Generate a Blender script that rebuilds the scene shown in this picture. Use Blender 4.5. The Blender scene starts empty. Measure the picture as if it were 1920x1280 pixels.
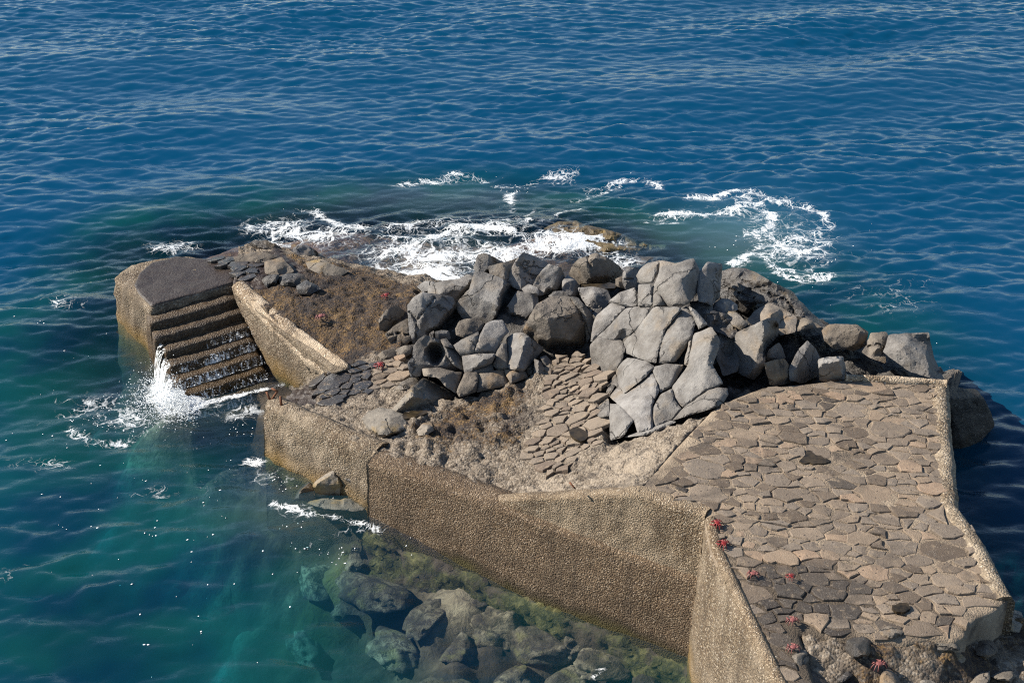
import bpy, bmesh, math, random
import numpy as np
from mathutils import Vector, Matrix
from mathutils.geometry import delaunay_2d_cdt
random.seed(7); RNG = np.random.default_rng(7)
SC = bpy.context.scene; COL = SC.collection
R = math.radians
# ---------------------------------------------------------------- camera, sky, sun, exposure
CAM_H, PITCH, FPX = 11.0, 28.0, 2667.0
cd = bpy.data.cameras.new("camera"); cam = bpy.data.objects.new("camera", cd); COL.objects.link(cam)
cam.location = (0, 0, CAM_H); cam.rotation_euler = (R(90 - PITCH), 0, 0)
cd.sensor_width = 36; cd.lens = 36 * FPX / 1920; cd.clip_start = .1; cd.clip_end = 6000
SC.camera = cam
SUN_EL, SUN_AZ = 36.0, -80.0          # azimuth measured from +Y towards +X
W = bpy.data.worlds.new("World"); SC.world = W; W.use_nodes = True
wn = W.node_tree.nodes; wl = W.node_tree.links
sky = wn.new("ShaderNodeTexSky"); sky.sky_type = 'NISHITA'; sky.sun_disc = False
sky.sun_elevation = R(SUN_EL); sky.sun_rotation = R(SUN_AZ); sky.air_density = 1.0; sky.dust_density = .0; sky.ozone_density = 1.3
bg = wn["Background"]; wl.new(sky.outputs[0], bg.inputs[0]); bg.inputs[1].default_value = .085
sd = bpy.data.lights.new("sun", 'SUN'); sd.energy = 5.0; sd.angle = R(.5); sd.color = (1, .93, .82)
sun = bpy.data.objects.new("sun", sd); COL.objects.link(sun)
sdir = Vector((math.sin(R(SUN_AZ)) * math.cos(R(SUN_EL)), math.cos(R(SUN_AZ)) * math.cos(R(SUN_EL)), math.sin(R(SUN_EL))))
sun.rotation_euler = sdir.to_track_quat('Z', 'Y').to_euler(); sun.location = (-20, 8, 25)
SC.view_settings.view_transform = 'Standard'; SC.view_settings.look = 'None'; SC.view_settings.exposure = 0.9
SC.view_settings.gamma = 1; SC.view_settings.use_curve_mapping = False
SC.cycles.use_denoising = False; SC.cycles.filter_width = 1.15; SC.cycles.sample_clamp_indirect = 4.0; SC.cycles.max_bounces = 6; SC.cycles.transparent_max_bounces = 8
SC.cycles.caustics_reflective = False; SC.cycles.caustics_refractive = False

# ---------------------------------------------------------------- survey: from a sight line to a place on the ground
cp, sp = math.cos(R(PITCH)), math.sin(R(PITCH))
def ray(px, py):
    u, v = (np.asarray(px, float) - 960) / FPX, (640 - np.asarray(py, float)) / FPX
    return u, cp + v * sp, -sp + v * cp
def P(px, py, z):
    dx, dy, dz = ray(px, py); t = (z - CAM_H) / dz
    return np.stack([dx * t, dy * t, np.broadcast_to(z, np.shape(t)) * 1.0], -1)
def PD(px, py, D):
    dx, dy, dz = ray(px, py); t = D / dy
    return np.stack([dx * t, dy * t, CAM_H + dz * t], -1)
def depth_of(px, py, z):
    return P(px, py, z)[..., 1]
def to_px(p):
    p = np.asarray(p, float); q = p - np.array([0, 0, CAM_H])
    f = q[..., 1] * cp - q[..., 2] * sp; v = q[..., 1] * sp + q[..., 2] * cp
    return 960 + FPX * q[..., 0] / f, 640 - FPX * v / f
def crop(ox, oy, s):
    return lambda pts: [(ox + p[0] / s, oy + p[1] / s) + tuple(p[2:]) for p in pts]
K1, K2, K3 = crop(180, 420, 3), crop(680, 440, 3), crop(1080, 440, 3)
K4, K5, K6 = crop(1280, 560, 3), crop(1280, 853, 3), crop(460, 650, 3)
KA, KB = crop(1460, 1080, 6.4), crop(1680, 1080, 6.4)
KC, KD = crop(560, 540, 7.11), crop(1320, 960, 9.6)

# ---------------------------------------------------------------- noise (numpy)
_perm = np.random.default_rng(3).permutation(256).astype(np.int64); _perm = np.concatenate([_perm, _perm, _perm])
_g = np.random.default_rng(4).normal(size=(256, 3)); _g /= np.linalg.norm(_g, axis=1)[:, None]
def perlin(p):
    p = np.asarray(p, float); i = np.floor(p).astype(np.int64); f = p - i; i &= 255
    w = f * f * f * (f * (f * 6 - 15) + 10); out = 0
    for dx in (0, 1):
        for dy in (0, 1):
            for dz in (0, 1):
                h = _perm[_perm[_perm[i[..., 0] + dx] + i[..., 1] + dy] + i[..., 2] + dz]
                g = _g[h]
                d = g[..., 0] * (f[..., 0] - dx) + g[..., 1] * (f[..., 1] - dy) + g[..., 2] * (f[..., 2] - dz)
                out = out + d * (w[..., 0] if dx else 1 - w[..., 0]) * (w[..., 1] if dy else 1 - w[..., 1]) * (w[..., 2] if dz else 1 - w[..., 2])
    return out * 1.5
def fbm(p, oct=4, gain=.5):
    p = np.asarray(p, float); a, s, o = 1., 1., 0
    for k in range(oct):
        o = o + a * perlin(p * s + 17.3 * k); a *= gain; s *= 2.03
    return o
def ridged(p, oct=4):
    p = np.asarray(p, float); a, s, o, n = 1., 1., 0, 0
    for k in range(oct):
        o = o + a * (1 - np.abs(perlin(p * s + 9.1 * k)) * 2); n += a; a *= .5; s *= 2.1
    return o / n
def worley(p):                                     # distance to the nearest feature point, and its random number
    p = np.asarray(p, float); i = np.floor(p).astype(np.int64); best = np.full(p.shape[:-1], 9.); idn = np.zeros(p.shape[:-1])
    second = best.copy()
    for dx in (-1, 0, 1):
        for dy in (-1, 0, 1):
            for dz in (-1, 0, 1):
                c = i + np.array([dx, dy, dz]); m = c & 255
                h = _perm[_perm[_perm[m[..., 0]] + m[..., 1]] + m[..., 2]]
                q = c + np.stack([_perm[h + 1], _perm[h + 57], _perm[h + 133]], -1) / 256.
                d = np.linalg.norm(q - p, axis=-1)
                second = np.where(d < best, best, np.minimum(second, d)); idn = np.where(d < best, h / 255., idn); best = np.minimum(best, d)
    return best, second, idn
def sstep(a, b, x):
    t = np.clip((x - a) / (b - a), 0, 1); return t * t * (3 - 2 * t)
class RBF:                                          # thin plate spline
    def __init__(s, pts, vals, lam=1e-4):
        s.p = np.asarray(pts, float); s.c = s.p.mean(0); s.sc = s.p.std(); q = (s.p - s.c) / s.sc; n = len(q); s.q = q
        A = np.zeros((n + 3, n + 3)); A[:n, :n] = s.k(q, q) + lam * np.eye(n); A[:n, n] = 1; A[:n, n + 1:] = q; A[n, :n] = 1; A[n + 1:, :n] = q.T
        b = np.zeros(n + 3); b[:n] = vals; s.w = np.linalg.solve(A, b)
    def k(s, a, b):
        d2 = ((a[:, None, :] - b[None, :, :]) ** 2).sum(-1); return .5 * d2 * np.log(d2 + 1e-12)
    def __call__(s, pts):
        x = (np.asarray(pts, float).reshape(-1, 2) - s.c) / s.sc; out = np.empty(len(x)); n = len(s.q)
        for a in range(0, len(x), 40000):
            y = x[a:a + 40000]; out[a:a + 40000] = s.k(y, s.q) @ s.w[:n] + s.w[n] + y @ s.w[n + 1:]
        return out
def seg_dist(pts, poly, closed=True):
    pts = np.asarray(pts, float); best = np.full(len(pts), 1e9); n = len(poly)
    for a in range(n if closed else n - 1):
        p, q = np.array(poly[a][:2], float), np.array(poly[(a + 1) % n][:2], float); d = q - p; L = max((d * d).sum(), 1e-12)
        t = np.clip(((pts - p) @ d) / L, 0, 1); best = np.minimum(best, np.linalg.norm(pts - p - t[:, None] * d, axis=1))
    return best
def inside(pts, poly):
    pts = np.asarray(pts, float); n = len(poly); c = np.zeros(len(pts), bool)
    for a in range(n):
        x1, y1 = poly[a][:2]; x2, y2 = poly[(a + 1) % n][:2]
        if y1 == y2: continue
        hit = ((y1 > pts[:, 1]) != (y2 > pts[:, 1])) & (pts[:, 0] < (x2 - x1) * (pts[:, 1] - y1) / (y2 - y1) + x1); c ^= hit
    return c

# ---------------------------------------------------------------- objects
def tag(o, label=None, cat=None, group=None, kind=None):
    for k, v in (("label", label), ("category", cat), ("group", group), ("kind", kind)):
        if v: o[k] = v
    return o
def link(name, verts, faces, mat, parent=None, smooth=True, origin=None, attrs=None, sharp=0):
    v = np.asarray(verts, float)
    if origin is None: origin = (0, 0, 0) if parent is not None else (v[:, 0].mean(), v[:, 1].mean(), v[:, 2].min())
    o3 = np.array(origin, float)
    me = bpy.data.meshes.new(name)
    if isinstance(faces, np.ndarray) and faces.ndim == 2:
        k = faces.shape[1]; me.vertices.add(len(v)); me.vertices.foreach_set("co", (v - o3).ravel())
        me.loops.add(faces.size); me.loops.foreach_set("vertex_index", faces.ravel().astype(np.int32))
        me.polygons.add(len(faces)); me.polygons.foreach_set("loop_start", np.arange(0, faces.size, k, dtype=np.int32))
        me.update(calc_edges=True)
    else:
        me.from_pydata((v - o3).tolist(), [], [list(map(int, f)) for f in faces]); me.update()
    if smooth: me.polygons.foreach_set("use_smooth", np.ones(len(me.polygons), bool))
    for an, av in (attrs or {}).items():
        av = np.asarray(av, float)
        if av.ndim == 1: me.attributes.new(an, 'FLOAT', 'POINT').data.foreach_set("value", av)
        else: me.attributes.new(an, 'FLOAT_COLOR', 'POINT').data.foreach_set("color", np.concatenate([av, np.ones((len(av), 1))], 1).ravel())
    if sharp: me.set_sharp_from_angle(angle=R(sharp))
    me.materials.append(mat)
    ob = bpy.data.objects.new(name, me); COL.objects.link(ob); ob.location = o3
    if parent is not None:
        ob.parent = parent; ob.matrix_parent_inverse = Matrix.Translation(-parent.location)
    return ob
def empty(name, loc):
    o = bpy.data.objects.new(name, None); COL.objects.link(o); o.location = loc; o.empty_display_size = .2; return o

# ---------------------------------------------------------------- materials
class NT:
    def __init__(s, name):
        s.m = bpy.data.materials.new(name); s.m.use_nodes = True; s.t = s.m.node_tree; s.t.nodes.clear()
        s.out = s.n("ShaderNodeOutputMaterial"); s.geo = s.n("ShaderNodeNewGeometry").outputs["Position"]
    def n(s, typ, **kw):
        nd = s.t.nodes.new(typ)
        for k, v in kw.items(): setattr(nd, k, v)
        return nd
    def put(s, sock, v):
        if isinstance(v, bpy.types.NodeSocket): s.t.links.new(v, sock)
        elif isinstance(v, (tuple, list)) and len(v) == 3 and sock.type == 'RGBA': sock.default_value = (*v, 1)
        else: sock.default_value = v
    def math(s, op, a, b=0., clamp=False):
        nd = s.n("ShaderNodeMath", operation=op, use_clamp=clamp); s.put(nd.inputs[0], a); s.put(nd.inputs[1], b); return nd.outputs[0]
    def noise(s, scale, detail=5, rough=.55, dist=0., vec=None, col=False):
        nd = s.n("ShaderNodeTexNoise"); s.put(nd.inputs["Vector"], vec or s.geo)
        nd.inputs["Scale"].default_value = scale; nd.inputs["Detail"].default_value = detail; nd.inputs["Roughness"].default_value = rough; nd.inputs["Distortion"].default_value = dist
        return nd.outputs["Color" if col else "Fac"]
    def vor(s, scale, feature='F1', vec=None, rnd=1.):
        nd = s.n("ShaderNodeTexVoronoi", feature=feature); s.put(nd.inputs["Vector"], vec or s.geo); nd.inputs["Scale"].default_value = scale; nd.inputs["Randomness"].default_value = rnd
        return nd
    def ramp(s, fac, stops):
        nd = s.n("ShaderNodeValToRGB"); s.put(nd.inputs[0], fac); e = nd.color_ramp.elements
        while len(e) < len(stops): e.new(.5)
        for k, (p, c) in enumerate(stops):
            e[k].position = p; e[k].color = (*c, 1) if isinstance(c, tuple) else (c, c, c, 1)
        return nd.outputs[0]
    def mix(s, f, a, b, mode='MIX'):
        nd = s.n("ShaderNodeMix", data_type='RGBA', blend_type=mode); s.put(nd.inputs[0], f); s.put(nd.inputs[6], a); s.put(nd.inputs[7], b); return nd.outputs[2]
    def map(s, x, a, b, c=0., d=1.):
        nd = s.n("ShaderNodeMapRange", interpolation_type='SMOOTHSTEP'); s.put(nd.inputs[0], x)
        for k, v in zip((1, 2, 3, 4), (a, b, c, d)): s.put(nd.inputs[k], v)
        return nd.outputs[0]
    def attr(s, name, what="Fac"):
        nd = s.n("ShaderNodeAttribute"); nd.attribute_name = name; return nd.outputs[what]
    def rand(s): return s.n("ShaderNodeObjectInfo").outputs["Random"]
    def bump(s, h, strength, dist, normal=None):
        nd = s.n("ShaderNodeBump"); nd.inputs["Strength"].default_value = strength; nd.inputs["Distance"].default_value = dist; s.put(nd.inputs["Height"], h)
        if normal: s.put(nd.inputs["Normal"], normal)
        return nd.outputs[0]
    def xyz(s, vec=None):
        nd = s.n("ShaderNodeSeparateXYZ"); s.put(nd.inputs[0], vec or s.geo); return nd.outputs
    def pbr(s, col, rough=.8, normal=None, spec=.35):
        nd = s.n("ShaderNodeBsdfPrincipled"); s.put(nd.inputs["Base Color"], col); s.put(nd.inputs["Roughness"], rough); s.put(nd.inputs["Specular IOR Level"], spec)
        if normal: s.put(nd.inputs["Normal"], normal)
        s.t.links.new(nd.outputs[0], s.out.inputs[0]); return s.m
    def scale(s, v3):
        nd = s.n("ShaderNodeVectorMath", operation='MULTIPLY'); s.put(nd.inputs[0], s.geo); nd.inputs[1].default_value = v3; return nd.outputs[0]

def rock_mat(name, dark=(.06, .053, .047), mid=(.152, .141, .129), light=(.25, .237, .22), tan=(.25, .18, .105), tan_amt=.35, low=None, rough=.82):
    n = NT(name)
    a = n.noise(1.3, 6, .6); b = n.noise(7, 6, .65); c = n.noise(60, 3, .7)
    f = n.math('ADD', n.math('MULTIPLY', a, .55), n.math('MULTIPLY', b, .45))
    col = n.ramp(f, [(.30, dark), (.46, mid), (.62, light)])
    col = n.mix(.55, col, n.ramp(n.rand(), [(0, (.30, .27, .24)), (.5, (.47, .46, .45)), (1, (.62, .61, .62))]), 'OVERLAY')
    col = n.mix(n.map(n.noise(1.15, 6, .68, .6), .50, .66, 0, .5), col, (.07, .058, .047))
    t = n.map(n.noise(2.1, 5, .6, .4), .52, .70, 0, tan_amt)
    col = n.mix(t, col, tan)
    spk = n.map(n.vor(95).outputs[0], .0, .30, 1, 0)
    col = n.mix(n.math('MULTIPLY', spk, n.map(c, .5, .62, 0, .7)), col, (.03, .028, .026))
    col = n.mix(n.map(n.noise(38, 4, .7), .60, .70, 0, .45), col, (.42, .41, .39))
    if low:                                         # wet, weed stained foot of the rock down by the water
        z = n.math('ADD', n.xyz()[2], n.math('MULTIPLY', n.math('SUBTRACT', b, .5), .8))
        col = n.mix(n.map(z, low[0], low[1], 1, 0), col, low[2])
    wp = n.n("ShaderNodeVectorMath", operation='MULTIPLY_ADD'); n.put(wp.inputs[0], n.noise(2.5, 4, .6, col=True)); wp.inputs[1].default_value = (.5, .5, .5); n.put(wp.inputs[2], n.geo)
    jn = n.math('MULTIPLY', n.map(n.vor(1.15, 'DISTANCE_TO_EDGE', wp.outputs[0]).outputs[0], 0, .018, 1, 0), n.map(n.noise(1.7, 3, .5), .45, .55))
    col = n.mix(n.math('MULTIPLY', jn, .8), col, (.03, .027, .024))
    pit = n.map(n.vor(17, vec=wp.outputs[0]).outputs[0], .0, .22, 1, 0); pit = n.math('MULTIPLY', pit, n.map(n.noise(3, 3), .5, .6))
    h = n.math('ADD', n.math('MULTIPLY', n.noise(9, 7, .7), 1.1), n.math('MULTIPLY', c, .22))
    h = n.math('SUBTRACT', h, n.math('ADD', n.math('MULTIPLY', jn, .8), n.math('MULTIPLY', pit, .5)))
    return n.pbr(col, rough, n.bump(h, .85, .035))
M = {}
M['rock'] = rock_mat('basalt_grey')
M['rock_warm'] = rock_mat('basalt_brown', (.05, .043, .036), (.135, .115, .093), (.225, .19, .15), (.24, .15, .07), .6)
M['rock_wet'] = rock_mat('basalt_wet', (.015, .014, .014), (.045, .041, .038), (.09, .08, .07), (.13, .085, .035), .55, rough=.4)
M['reef'] = rock_mat('reef_weed', (.02, .014, .008), (.07, .048, .02), (.15, .105, .04), (.20, .13, .04), .7, rough=.5)
M['rock_shade_tone'] = rock_mat('basalt_shade_tone', (.006, .006, .006), (.016, .015, .014), (.04, .036, .032), (.05, .035, .02), .3, rough=.5)  # near-black basalt: the platform's shade is put into the rock colour
M['rock_shore'] = rock_mat('basalt_shore', (.06, .05, .04), (.16, .14, .115), (.25, .22, .18), (.26, .17, .06), .75)

def aggregate(name, tint=(1, 1, 1), light=.3, scale=46, bump=1., moss=.0, rough=.85):
    n = NT(name); v = n.vor(scale); v2 = n.vor(scale * 2.3)
    hx = n.n("ShaderNodeSeparateColor"); n.put(hx.inputs[0], v.outputs["Color"])
    peb = n.ramp(hx.outputs[0], [(0, (.05, .035, .025)), (.35, (.15, .105, .065)), (.6, (.22, .165, .105)), (.82, (.33, .27, .19)), (1, (.50, .45, .38))])
    gap = n.map(v.outputs[0], .32, .62, 0, 1)
    col = n.mix(n.math('MULTIPLY', gap, .75), peb, (.085, .062, .04))
    big = n.noise(1.2, 6, .65)
    col = n.mix(n.map(big, .35, .7, 0, light), col, (.35, .295, .225))
    col = n.mix(n.map(n.noise(2.3, 5, .6), .5, .72, 0, .5), col, (.10, .075, .05))
    drip = n.map(n.noise(1, 5, .6, .2, n.scale((3.2, 3.2, .35))), .5, .68, 0, .5); col = n.mix(drip, col, (.055, .042, .03))
    z = n.math('ADD', n.xyz()[2], n.math('MULTIPLY', n.math('SUBTRACT', big, .5), .5))
    col = n.mix(n.map(n.math('ABSOLUTE', n.math('SUBTRACT', z, .30)), 0, .22, .35, 0), col, (.07, .055, .038))
    col = n.mix(n.map(z, .02, .16, .75, 0), col, (.04, .032, .018))
    if moss: col = n.mix(n.map(z, -.05, .45, moss, 0), col, (.20, .125, .03))
    col = n.mix(n.map(z, -.12, .06, 1, 0), col, (.065, .06, .018)); col = n.mix(n.map(z, -.5, -.2, 1, 0), col, (.035, .028, .022))
    col = n.mix(1., col, tint, 'MULTIPLY')
    h = n.math('ADD', n.math('MULTIPLY', n.math('SUBTRACT', 1, v.outputs[0]), .9), n.math('MULTIPLY', n.math('SUBTRACT', 1, v2.outputs[0]), .3))
    return n.pbr(col, rough, n.bump(h, bump, .018))
M['wall'] = aggregate('pebble_concrete', (.90, .79, .69), .16, 56, 1.3)
M['wall_old'] = aggregate('pebble_concrete_worn', (.90, .86, .81), .5, moss=.7)
M['wall_light'] = aggregate('pale_concrete', (1.14, 1.06, .96), .6, 60, 1.1)
M['coping'] = aggregate('coping_concrete', (1.1, 1.06, 1.0), .65, 40, 1.)
M['white_edge'] = aggregate('worn_white_concrete', (1.5, 1.43, 1.36), .85, 44, 1.)

M['step'] = aggregate('wet_dark_concrete', (.47, .39, .30), .15, 50, .9, moss=.5, rough=.42)
def ground_mat():                                   # old rough concrete; attributes say where it is weedy, bare, wet
    n = NT('rough_concrete'); w, l, wet, sto = n.attr('weed'), n.attr('pale'), n.attr('wet'), n.attr('stone')
    v = n.vor(34); f = n.noise(9, 6, .7); g = n.noise(30, 5, .7)
    col = n.ramp(f, [(.3, (.06, .044, .031)), (.47, (.15, .115, .08)), (.66, (.255, .205, .15))])
    sc = n.n("ShaderNodeSeparateColor"); n.put(sc.inputs[0], v.outputs["Color"])
    col = n.mix(.42, col, n.ramp(sc.outputs[0], [(0, (.04, .03, .022)), (.5, (.17, .135, .1)), (1, (.42, .36, .29))]))
    col = n.mix(n.map(n.math('ADD', w, n.math('MULTIPLY', n.math('SUBTRACT', f, .5), 1.6)), .35, .75), col,
                n.ramp(n.math('ADD', n.math('MULTIPLY', g, .6), n.math('MULTIPLY', n.noise(2.6, 5, .65, .6), .4)), [(.36, (.010, .009, .010)), (.47, (.038, .027, .022)), (.545, (.11, .064, .024)), (.66, (.27, .175, .075))]))
    col = n.mix(n.map(n.math('ADD', l, n.math('MULTIPLY', n.math('SUBTRACT', g, .5), 1.2)), .4, .9, 0, .8), col, (.345, .28, .21))
    col = n.mix(n.map(n.noise(1.9, 5, .6, .5), .56, .64, 0, .55), col, (.035, .028, .025))
    col = n.mix(sto, col, n.ramp(f, [(.3, (.022, .02, .018)), (.5, (.07, .063, .056)), (.7, (.14, .128, .115))]))
    wm = n.map(n.math('ADD', wet, n.math('MULTIPLY', n.math('SUBTRACT', f, .5), .6)), .4, .6)
    col = n.mix(wm, col, n.mix(.86, col, (.020, .012, .010)))
    h = n.math('ADD', n.math('MULTIPLY', n.math('SUBTRACT', 1, v.outputs[0]), .6), n.math('MULTIPLY', g, .8))
    return n.pbr(col, n.map(wm, 0, 1, .85, .5), n.bump(n.math('MULTIPLY', h, n.map(wm, 0, 1, 1., .35)), 1., .03))
M['ground'] = ground_mat()
def bed_mat(name, a=(.13, .10, .07), b=(.225, .172, .12), c=(.32, .25, .175)):
    n = NT(name); f = n.noise(4, 6, .65); g = n.noise(45, 4, .7); v = n.vor(50)
    col = n.ramp(f, [(.3, a), (.5, b), (.68, c)])
    col = n.mix(n.map(v.outputs[0], .1, .5, .35, 0), col, (.09, .068, .05))
    col = n.mix(n.map(n.noise(1.1, 5, .6), .56, .66, 0, .75), col, (.045, .036, .03))
    st = n.map(n.math('ADD', n.attr('stain'), n.math('MULTIPLY', n.math('SUBTRACT', f, .5), 1.2)), .35, .65, 0, .8)
    col = n.mix(st, col, (.045, .034, .024))
    return n.pbr(col, .88, n.bump(n.math('ADD', g, n.math('MULTIPLY', v.outputs[0], -.6)), 1., .015))
M['mortar'] = bed_mat('mortar_bed')
def paver_mat(name, cols, rough=.75, spots=.8):
    n = NT(name)
    col = n.ramp(n.rand(), cols); f = n.noise(5, 6, .65); g = n.noise(55, 4, .7)
    col = n.mix(n.map(f, .3, .7, .0, .55), col, n.mix(.5, col, (.05, .04, .034))); col = n.mix(n.map(n.noise(1.4, 6, .65, .5), .52, .64, 0, .6), col, (.06, .047, .036))
    col = n.mix(n.map(n.noise(11, 5, .7), .54, .68, 0, .55), col, (.29, .215, .14))
    col = n.mix(n.map(n.vor(13).outputs[0], .10, .17, spots, 0), col, (.025, .02, .019))
    col = n.mix(n.map(n.noise(90, 2, .6), .62, .7, 0, .5), col, (.38, .35, .31))
    return n.pbr(col, rough, n.bump(n.math('ADD', n.math('MULTIPLY', g, .7), n.math('MULTIPLY', f, .6)), .8, .016))
M['paver'] = paver_mat('paving_stone', [(0, (.095, .068, .046)), (.25, (.155, .116, .082)), (.55, (.195, .155, .118)), (.85, (.245, .18, .122)), (1, (.30, .205, .135))])
M['paver_dark'] = paver_mat('paving_stone_dark', [(0, (.035, .026, .019)), (.5, (.06, .048, .037)), (1, (.105, .078, .055))], .6, .3)
M['paver_wet'] = paver_mat('paving_stone_wet', [(0, (.018, .017, .018)), (.5, (.032, .03, .03)), (1, (.05, .045, .042))], .28, .2)
M['paver_path'] = paver_mat('path_stone', [(0, (.15, .11, .08)), (.5, (.19, .15, .112)), (1, (.26, .20, .145))], .8, .4)

def seabed_mat():
    n = NT('seabed_stone'); f = n.noise(1.1, 7, .62, .2); g = n.noise(7, 6, .7, 1.2)
    col = n.ramp(f, [(.34, (.022, .018, .015)), (.45, (.085, .068, .05)), (.54, (.19, .16, .115)), (.68, (.36, .32, .235))])
    col = n.mix(n.map(g, .45, .65, 0, .55), col, (.035, .026, .02))
    col = n.mix(1., col, n.ramp(n.attr('tone'), [(0, (.16, .13, .11)), (.35, (.45, .41, .36)), (.8, (1.2, 1.2, 1.15))]), 'MULTIPLY')
    w = n.attr('weed')
    col = n.mix(n.math('MULTIPLY', w, n.map(g, .3, .6, .7, 1.)), col, n.ramp(g, [(.35, (.03, .02, .022)), (.5, (.10, .065, .055)), (.65, (.20, .14, .07))]))
    col = n.mix(n.attr('green'), col, n.ramp(g, [(.35, (.03, .035, .008)), (.6, (.16, .17, .035))]))
    return n.pbr(col, .9, n.bump(g, 1., .05))
M['seabed'] = seabed_mat()
def bed_boulder():
    n = NT('drowned_stone'); f = n.noise(2.2, 6, .65, .5); g = n.noise(11, 6, .7, .8)
    col = n.ramp(f, [(.36, (.03, .024, .019)), (.5, (.095, .08, .058)), (.64, (.24, .215, .16))]); col = n.mix(.4, col, n.ramp(n.rand(), [(0, (.12, .10, .08)), (.5, (.45, .43, .38)), (1, (.8, .78, .68))]), 'OVERLAY')
    col = n.mix(n.map(g, .46, .60, 0, .85), col, (.03, .022, .02)); col = n.mix(n.map(n.noise(3, 4), .55, .68, 0, .5), col, (.17, .16, .06))
    return n.pbr(col, .9, n.bump(g, 1., .05))
M['bed_boulder'] = bed_boulder()

def sea_mat():
    n = NT('sea_water')
    s = n.scale((1, 1.6, 1)); rip = n.math('ADD', n.noise(7, 4, .55, .3, s), n.math('MULTIPLY', n.noise(22, 3, .6, .2, s), .35))
    nor = n.bump(rip, .2, .03)
    T = n.attr('through', 'Color'); aer = n.attr('aer'); fo = n.attr('foam')
    inv = n.n("ShaderNodeInvert"); n.put(inv.inputs[1], T)
    up = n.mix(aer, n.mix(n.attr('shore'), (.0008, .042, .098), (.0028, .086, .108)), (.10, .22, .25))
    up = n.mix(1., up, inv.outputs[0], 'MULTIPLY')
    dif = n.n("ShaderNodeBsdfDiffuse"); n.put(dif.inputs[0], up)
    nz = n.n("ShaderNodeCombineXYZ"); nz.inputs[2].default_value = 1; n.put(dif.inputs["Normal"], nz.outputs[0])
    tr = n.n("ShaderNodeBsdfTransparent"); n.put(tr.inputs[0], T)
    add = n.n("ShaderNodeAddShader"); n.put(add.inputs[0], dif.outputs[0]); n.put(add.inputs[1], tr.outputs[0])
    gl = n.n("ShaderNodeBsdfGlossy"); gl.inputs["Roughness"].default_value = .025; n.put(gl.inputs["Normal"], nor)
    dt = n.n("ShaderNodeVectorMath", operation='DOT_PRODUCT'); n.put(dt.inputs[0], nor); n.put(dt.inputs[1], n.n("ShaderNodeNewGeometry").outputs["Incoming"])
    fr = n.math('ADD', .02, n.math('MULTIPLY', .98, n.math('POWER', n.math('SUBTRACT', 1., n.math('ABSOLUTE', dt.outputs["Value"]), True), 5.)))
    mx = n.n("ShaderNodeMixShader"); n.put(mx.inputs[0], fr); n.put(mx.inputs[1], add.outputs[0]); n.put(mx.inputs[2], gl.outputs[0])
    # foam: lace of bubbles, denser where the attribute says so
    wv = n.n("ShaderNodeVectorMath", operation='MULTIPLY_ADD'); n.put(wv.inputs[0], n.noise(1.5, 4, .6, col=True)); wv.inputs[1].default_value = (.9, .9, 0); n.put(wv.inputs[2], n.geo)
    flat = n.n("ShaderNodeVectorMath", operation='MULTIPLY'); n.put(flat.inputs[0], wv.outputs[0]); flat.inputs[1].default_value = (1, 1, .0)
    e1 = n.vor(2.6, 'DISTANCE_TO_EDGE', flat.outputs[0]).outputs[0]; e2 = n.vor(7., 'DISTANCE_TO_EDGE', flat.outputs[0]).outputs[0]; e3 = n.vor(19, 'DISTANCE_TO_EDGE', flat.outputs[0]).outputs[0]
    lace = n.math('MAXIMUM', n.map(e1, 0, .13, 1, 0), n.math('MULTIPLY', n.map(e2, 0, .16, 1, 0), .9))
    lace = n.math('MAXIMUM', lace, n.math('MULTIPLY', n.map(e3, 0, .25, 1, 0), .7))
    lace = n.math('ADD', n.math('MULTIPLY', lace, .5), n.math('MULTIPLY', n.noise(5, 7, .72, 1.0, flat.outputs[0]), .58))
    thr = n.math('SUBTRACT', 1.0, n.math('MULTIPLY', fo, .80))
    mask = n.map(lace, thr, n.math('ADD', thr, .30))
    mask = n.math('MULTIPLY', mask, n.map(fo, .05, .22))
    fd = n.n("ShaderNodeBsdfDiffuse"); n.put(fd.inputs[0], (.80, .82, .82)); n.put(fd.inputs["Normal"], n.bump(n.noise(18, 5, .7), .9, .05))
    fx = n.n("ShaderNodeMixShader"); n.put(fx.inputs[0], n.math('MULTIPLY', mask, .90)); n.put(fx.inputs[1], mx.outputs[0]); n.put(fx.inputs[2], fd.outputs[0])
    n.t.links.new(fx.outputs[0], n.out.inputs[0]); return n.m
M['sea'] = sea_mat()
def weed_green():
    n = NT('green_weed'); g = n.noise(9, 6, .7, .8); f = n.noise(2.2, 4)
    col = n.ramp(g, [(.35, (.02, .022, .008)), (.5, (.06, .06, .018)), (.65, (.14, .128, .05))]); col = n.mix(n.map(f, .45, .6), col, (.06, .045, .03))
    return n.pbr(col, .8, n.bump(g, 1., .04))
M['weed_green'] = weed_green()
def plain(name, col, rough=.5, var=.25):
    n = NT(name); c = n.mix(n.map(n.noise(40, 4, .6), .35, .7, 0, var), col, tuple(x * .35 for x in col)); return n.pbr(c, rough, n.bump(n.noise(70, 3), .3, .01))
M['crab'] = plain('crab_red', (.20, .016, .014), .4, .5); M['crab_pale'] = plain('crab_pink', (.24, .08, .07), .45, .6)
M['rust'] = plain('rusty_iron', (.16, .06, .025), .8, .6)
M['foam'] = plain('foam_white', (.82, .84, .84), .7, .05)
M['pool'] = (lambda n: n.pbr(n.ramp(n.noise(9, 5, .7), [(.35, (.012, .010, .007)), (.6, (.05, .036, .02))]), .22, None, .25))(NT('rock_pool_water'))
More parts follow.
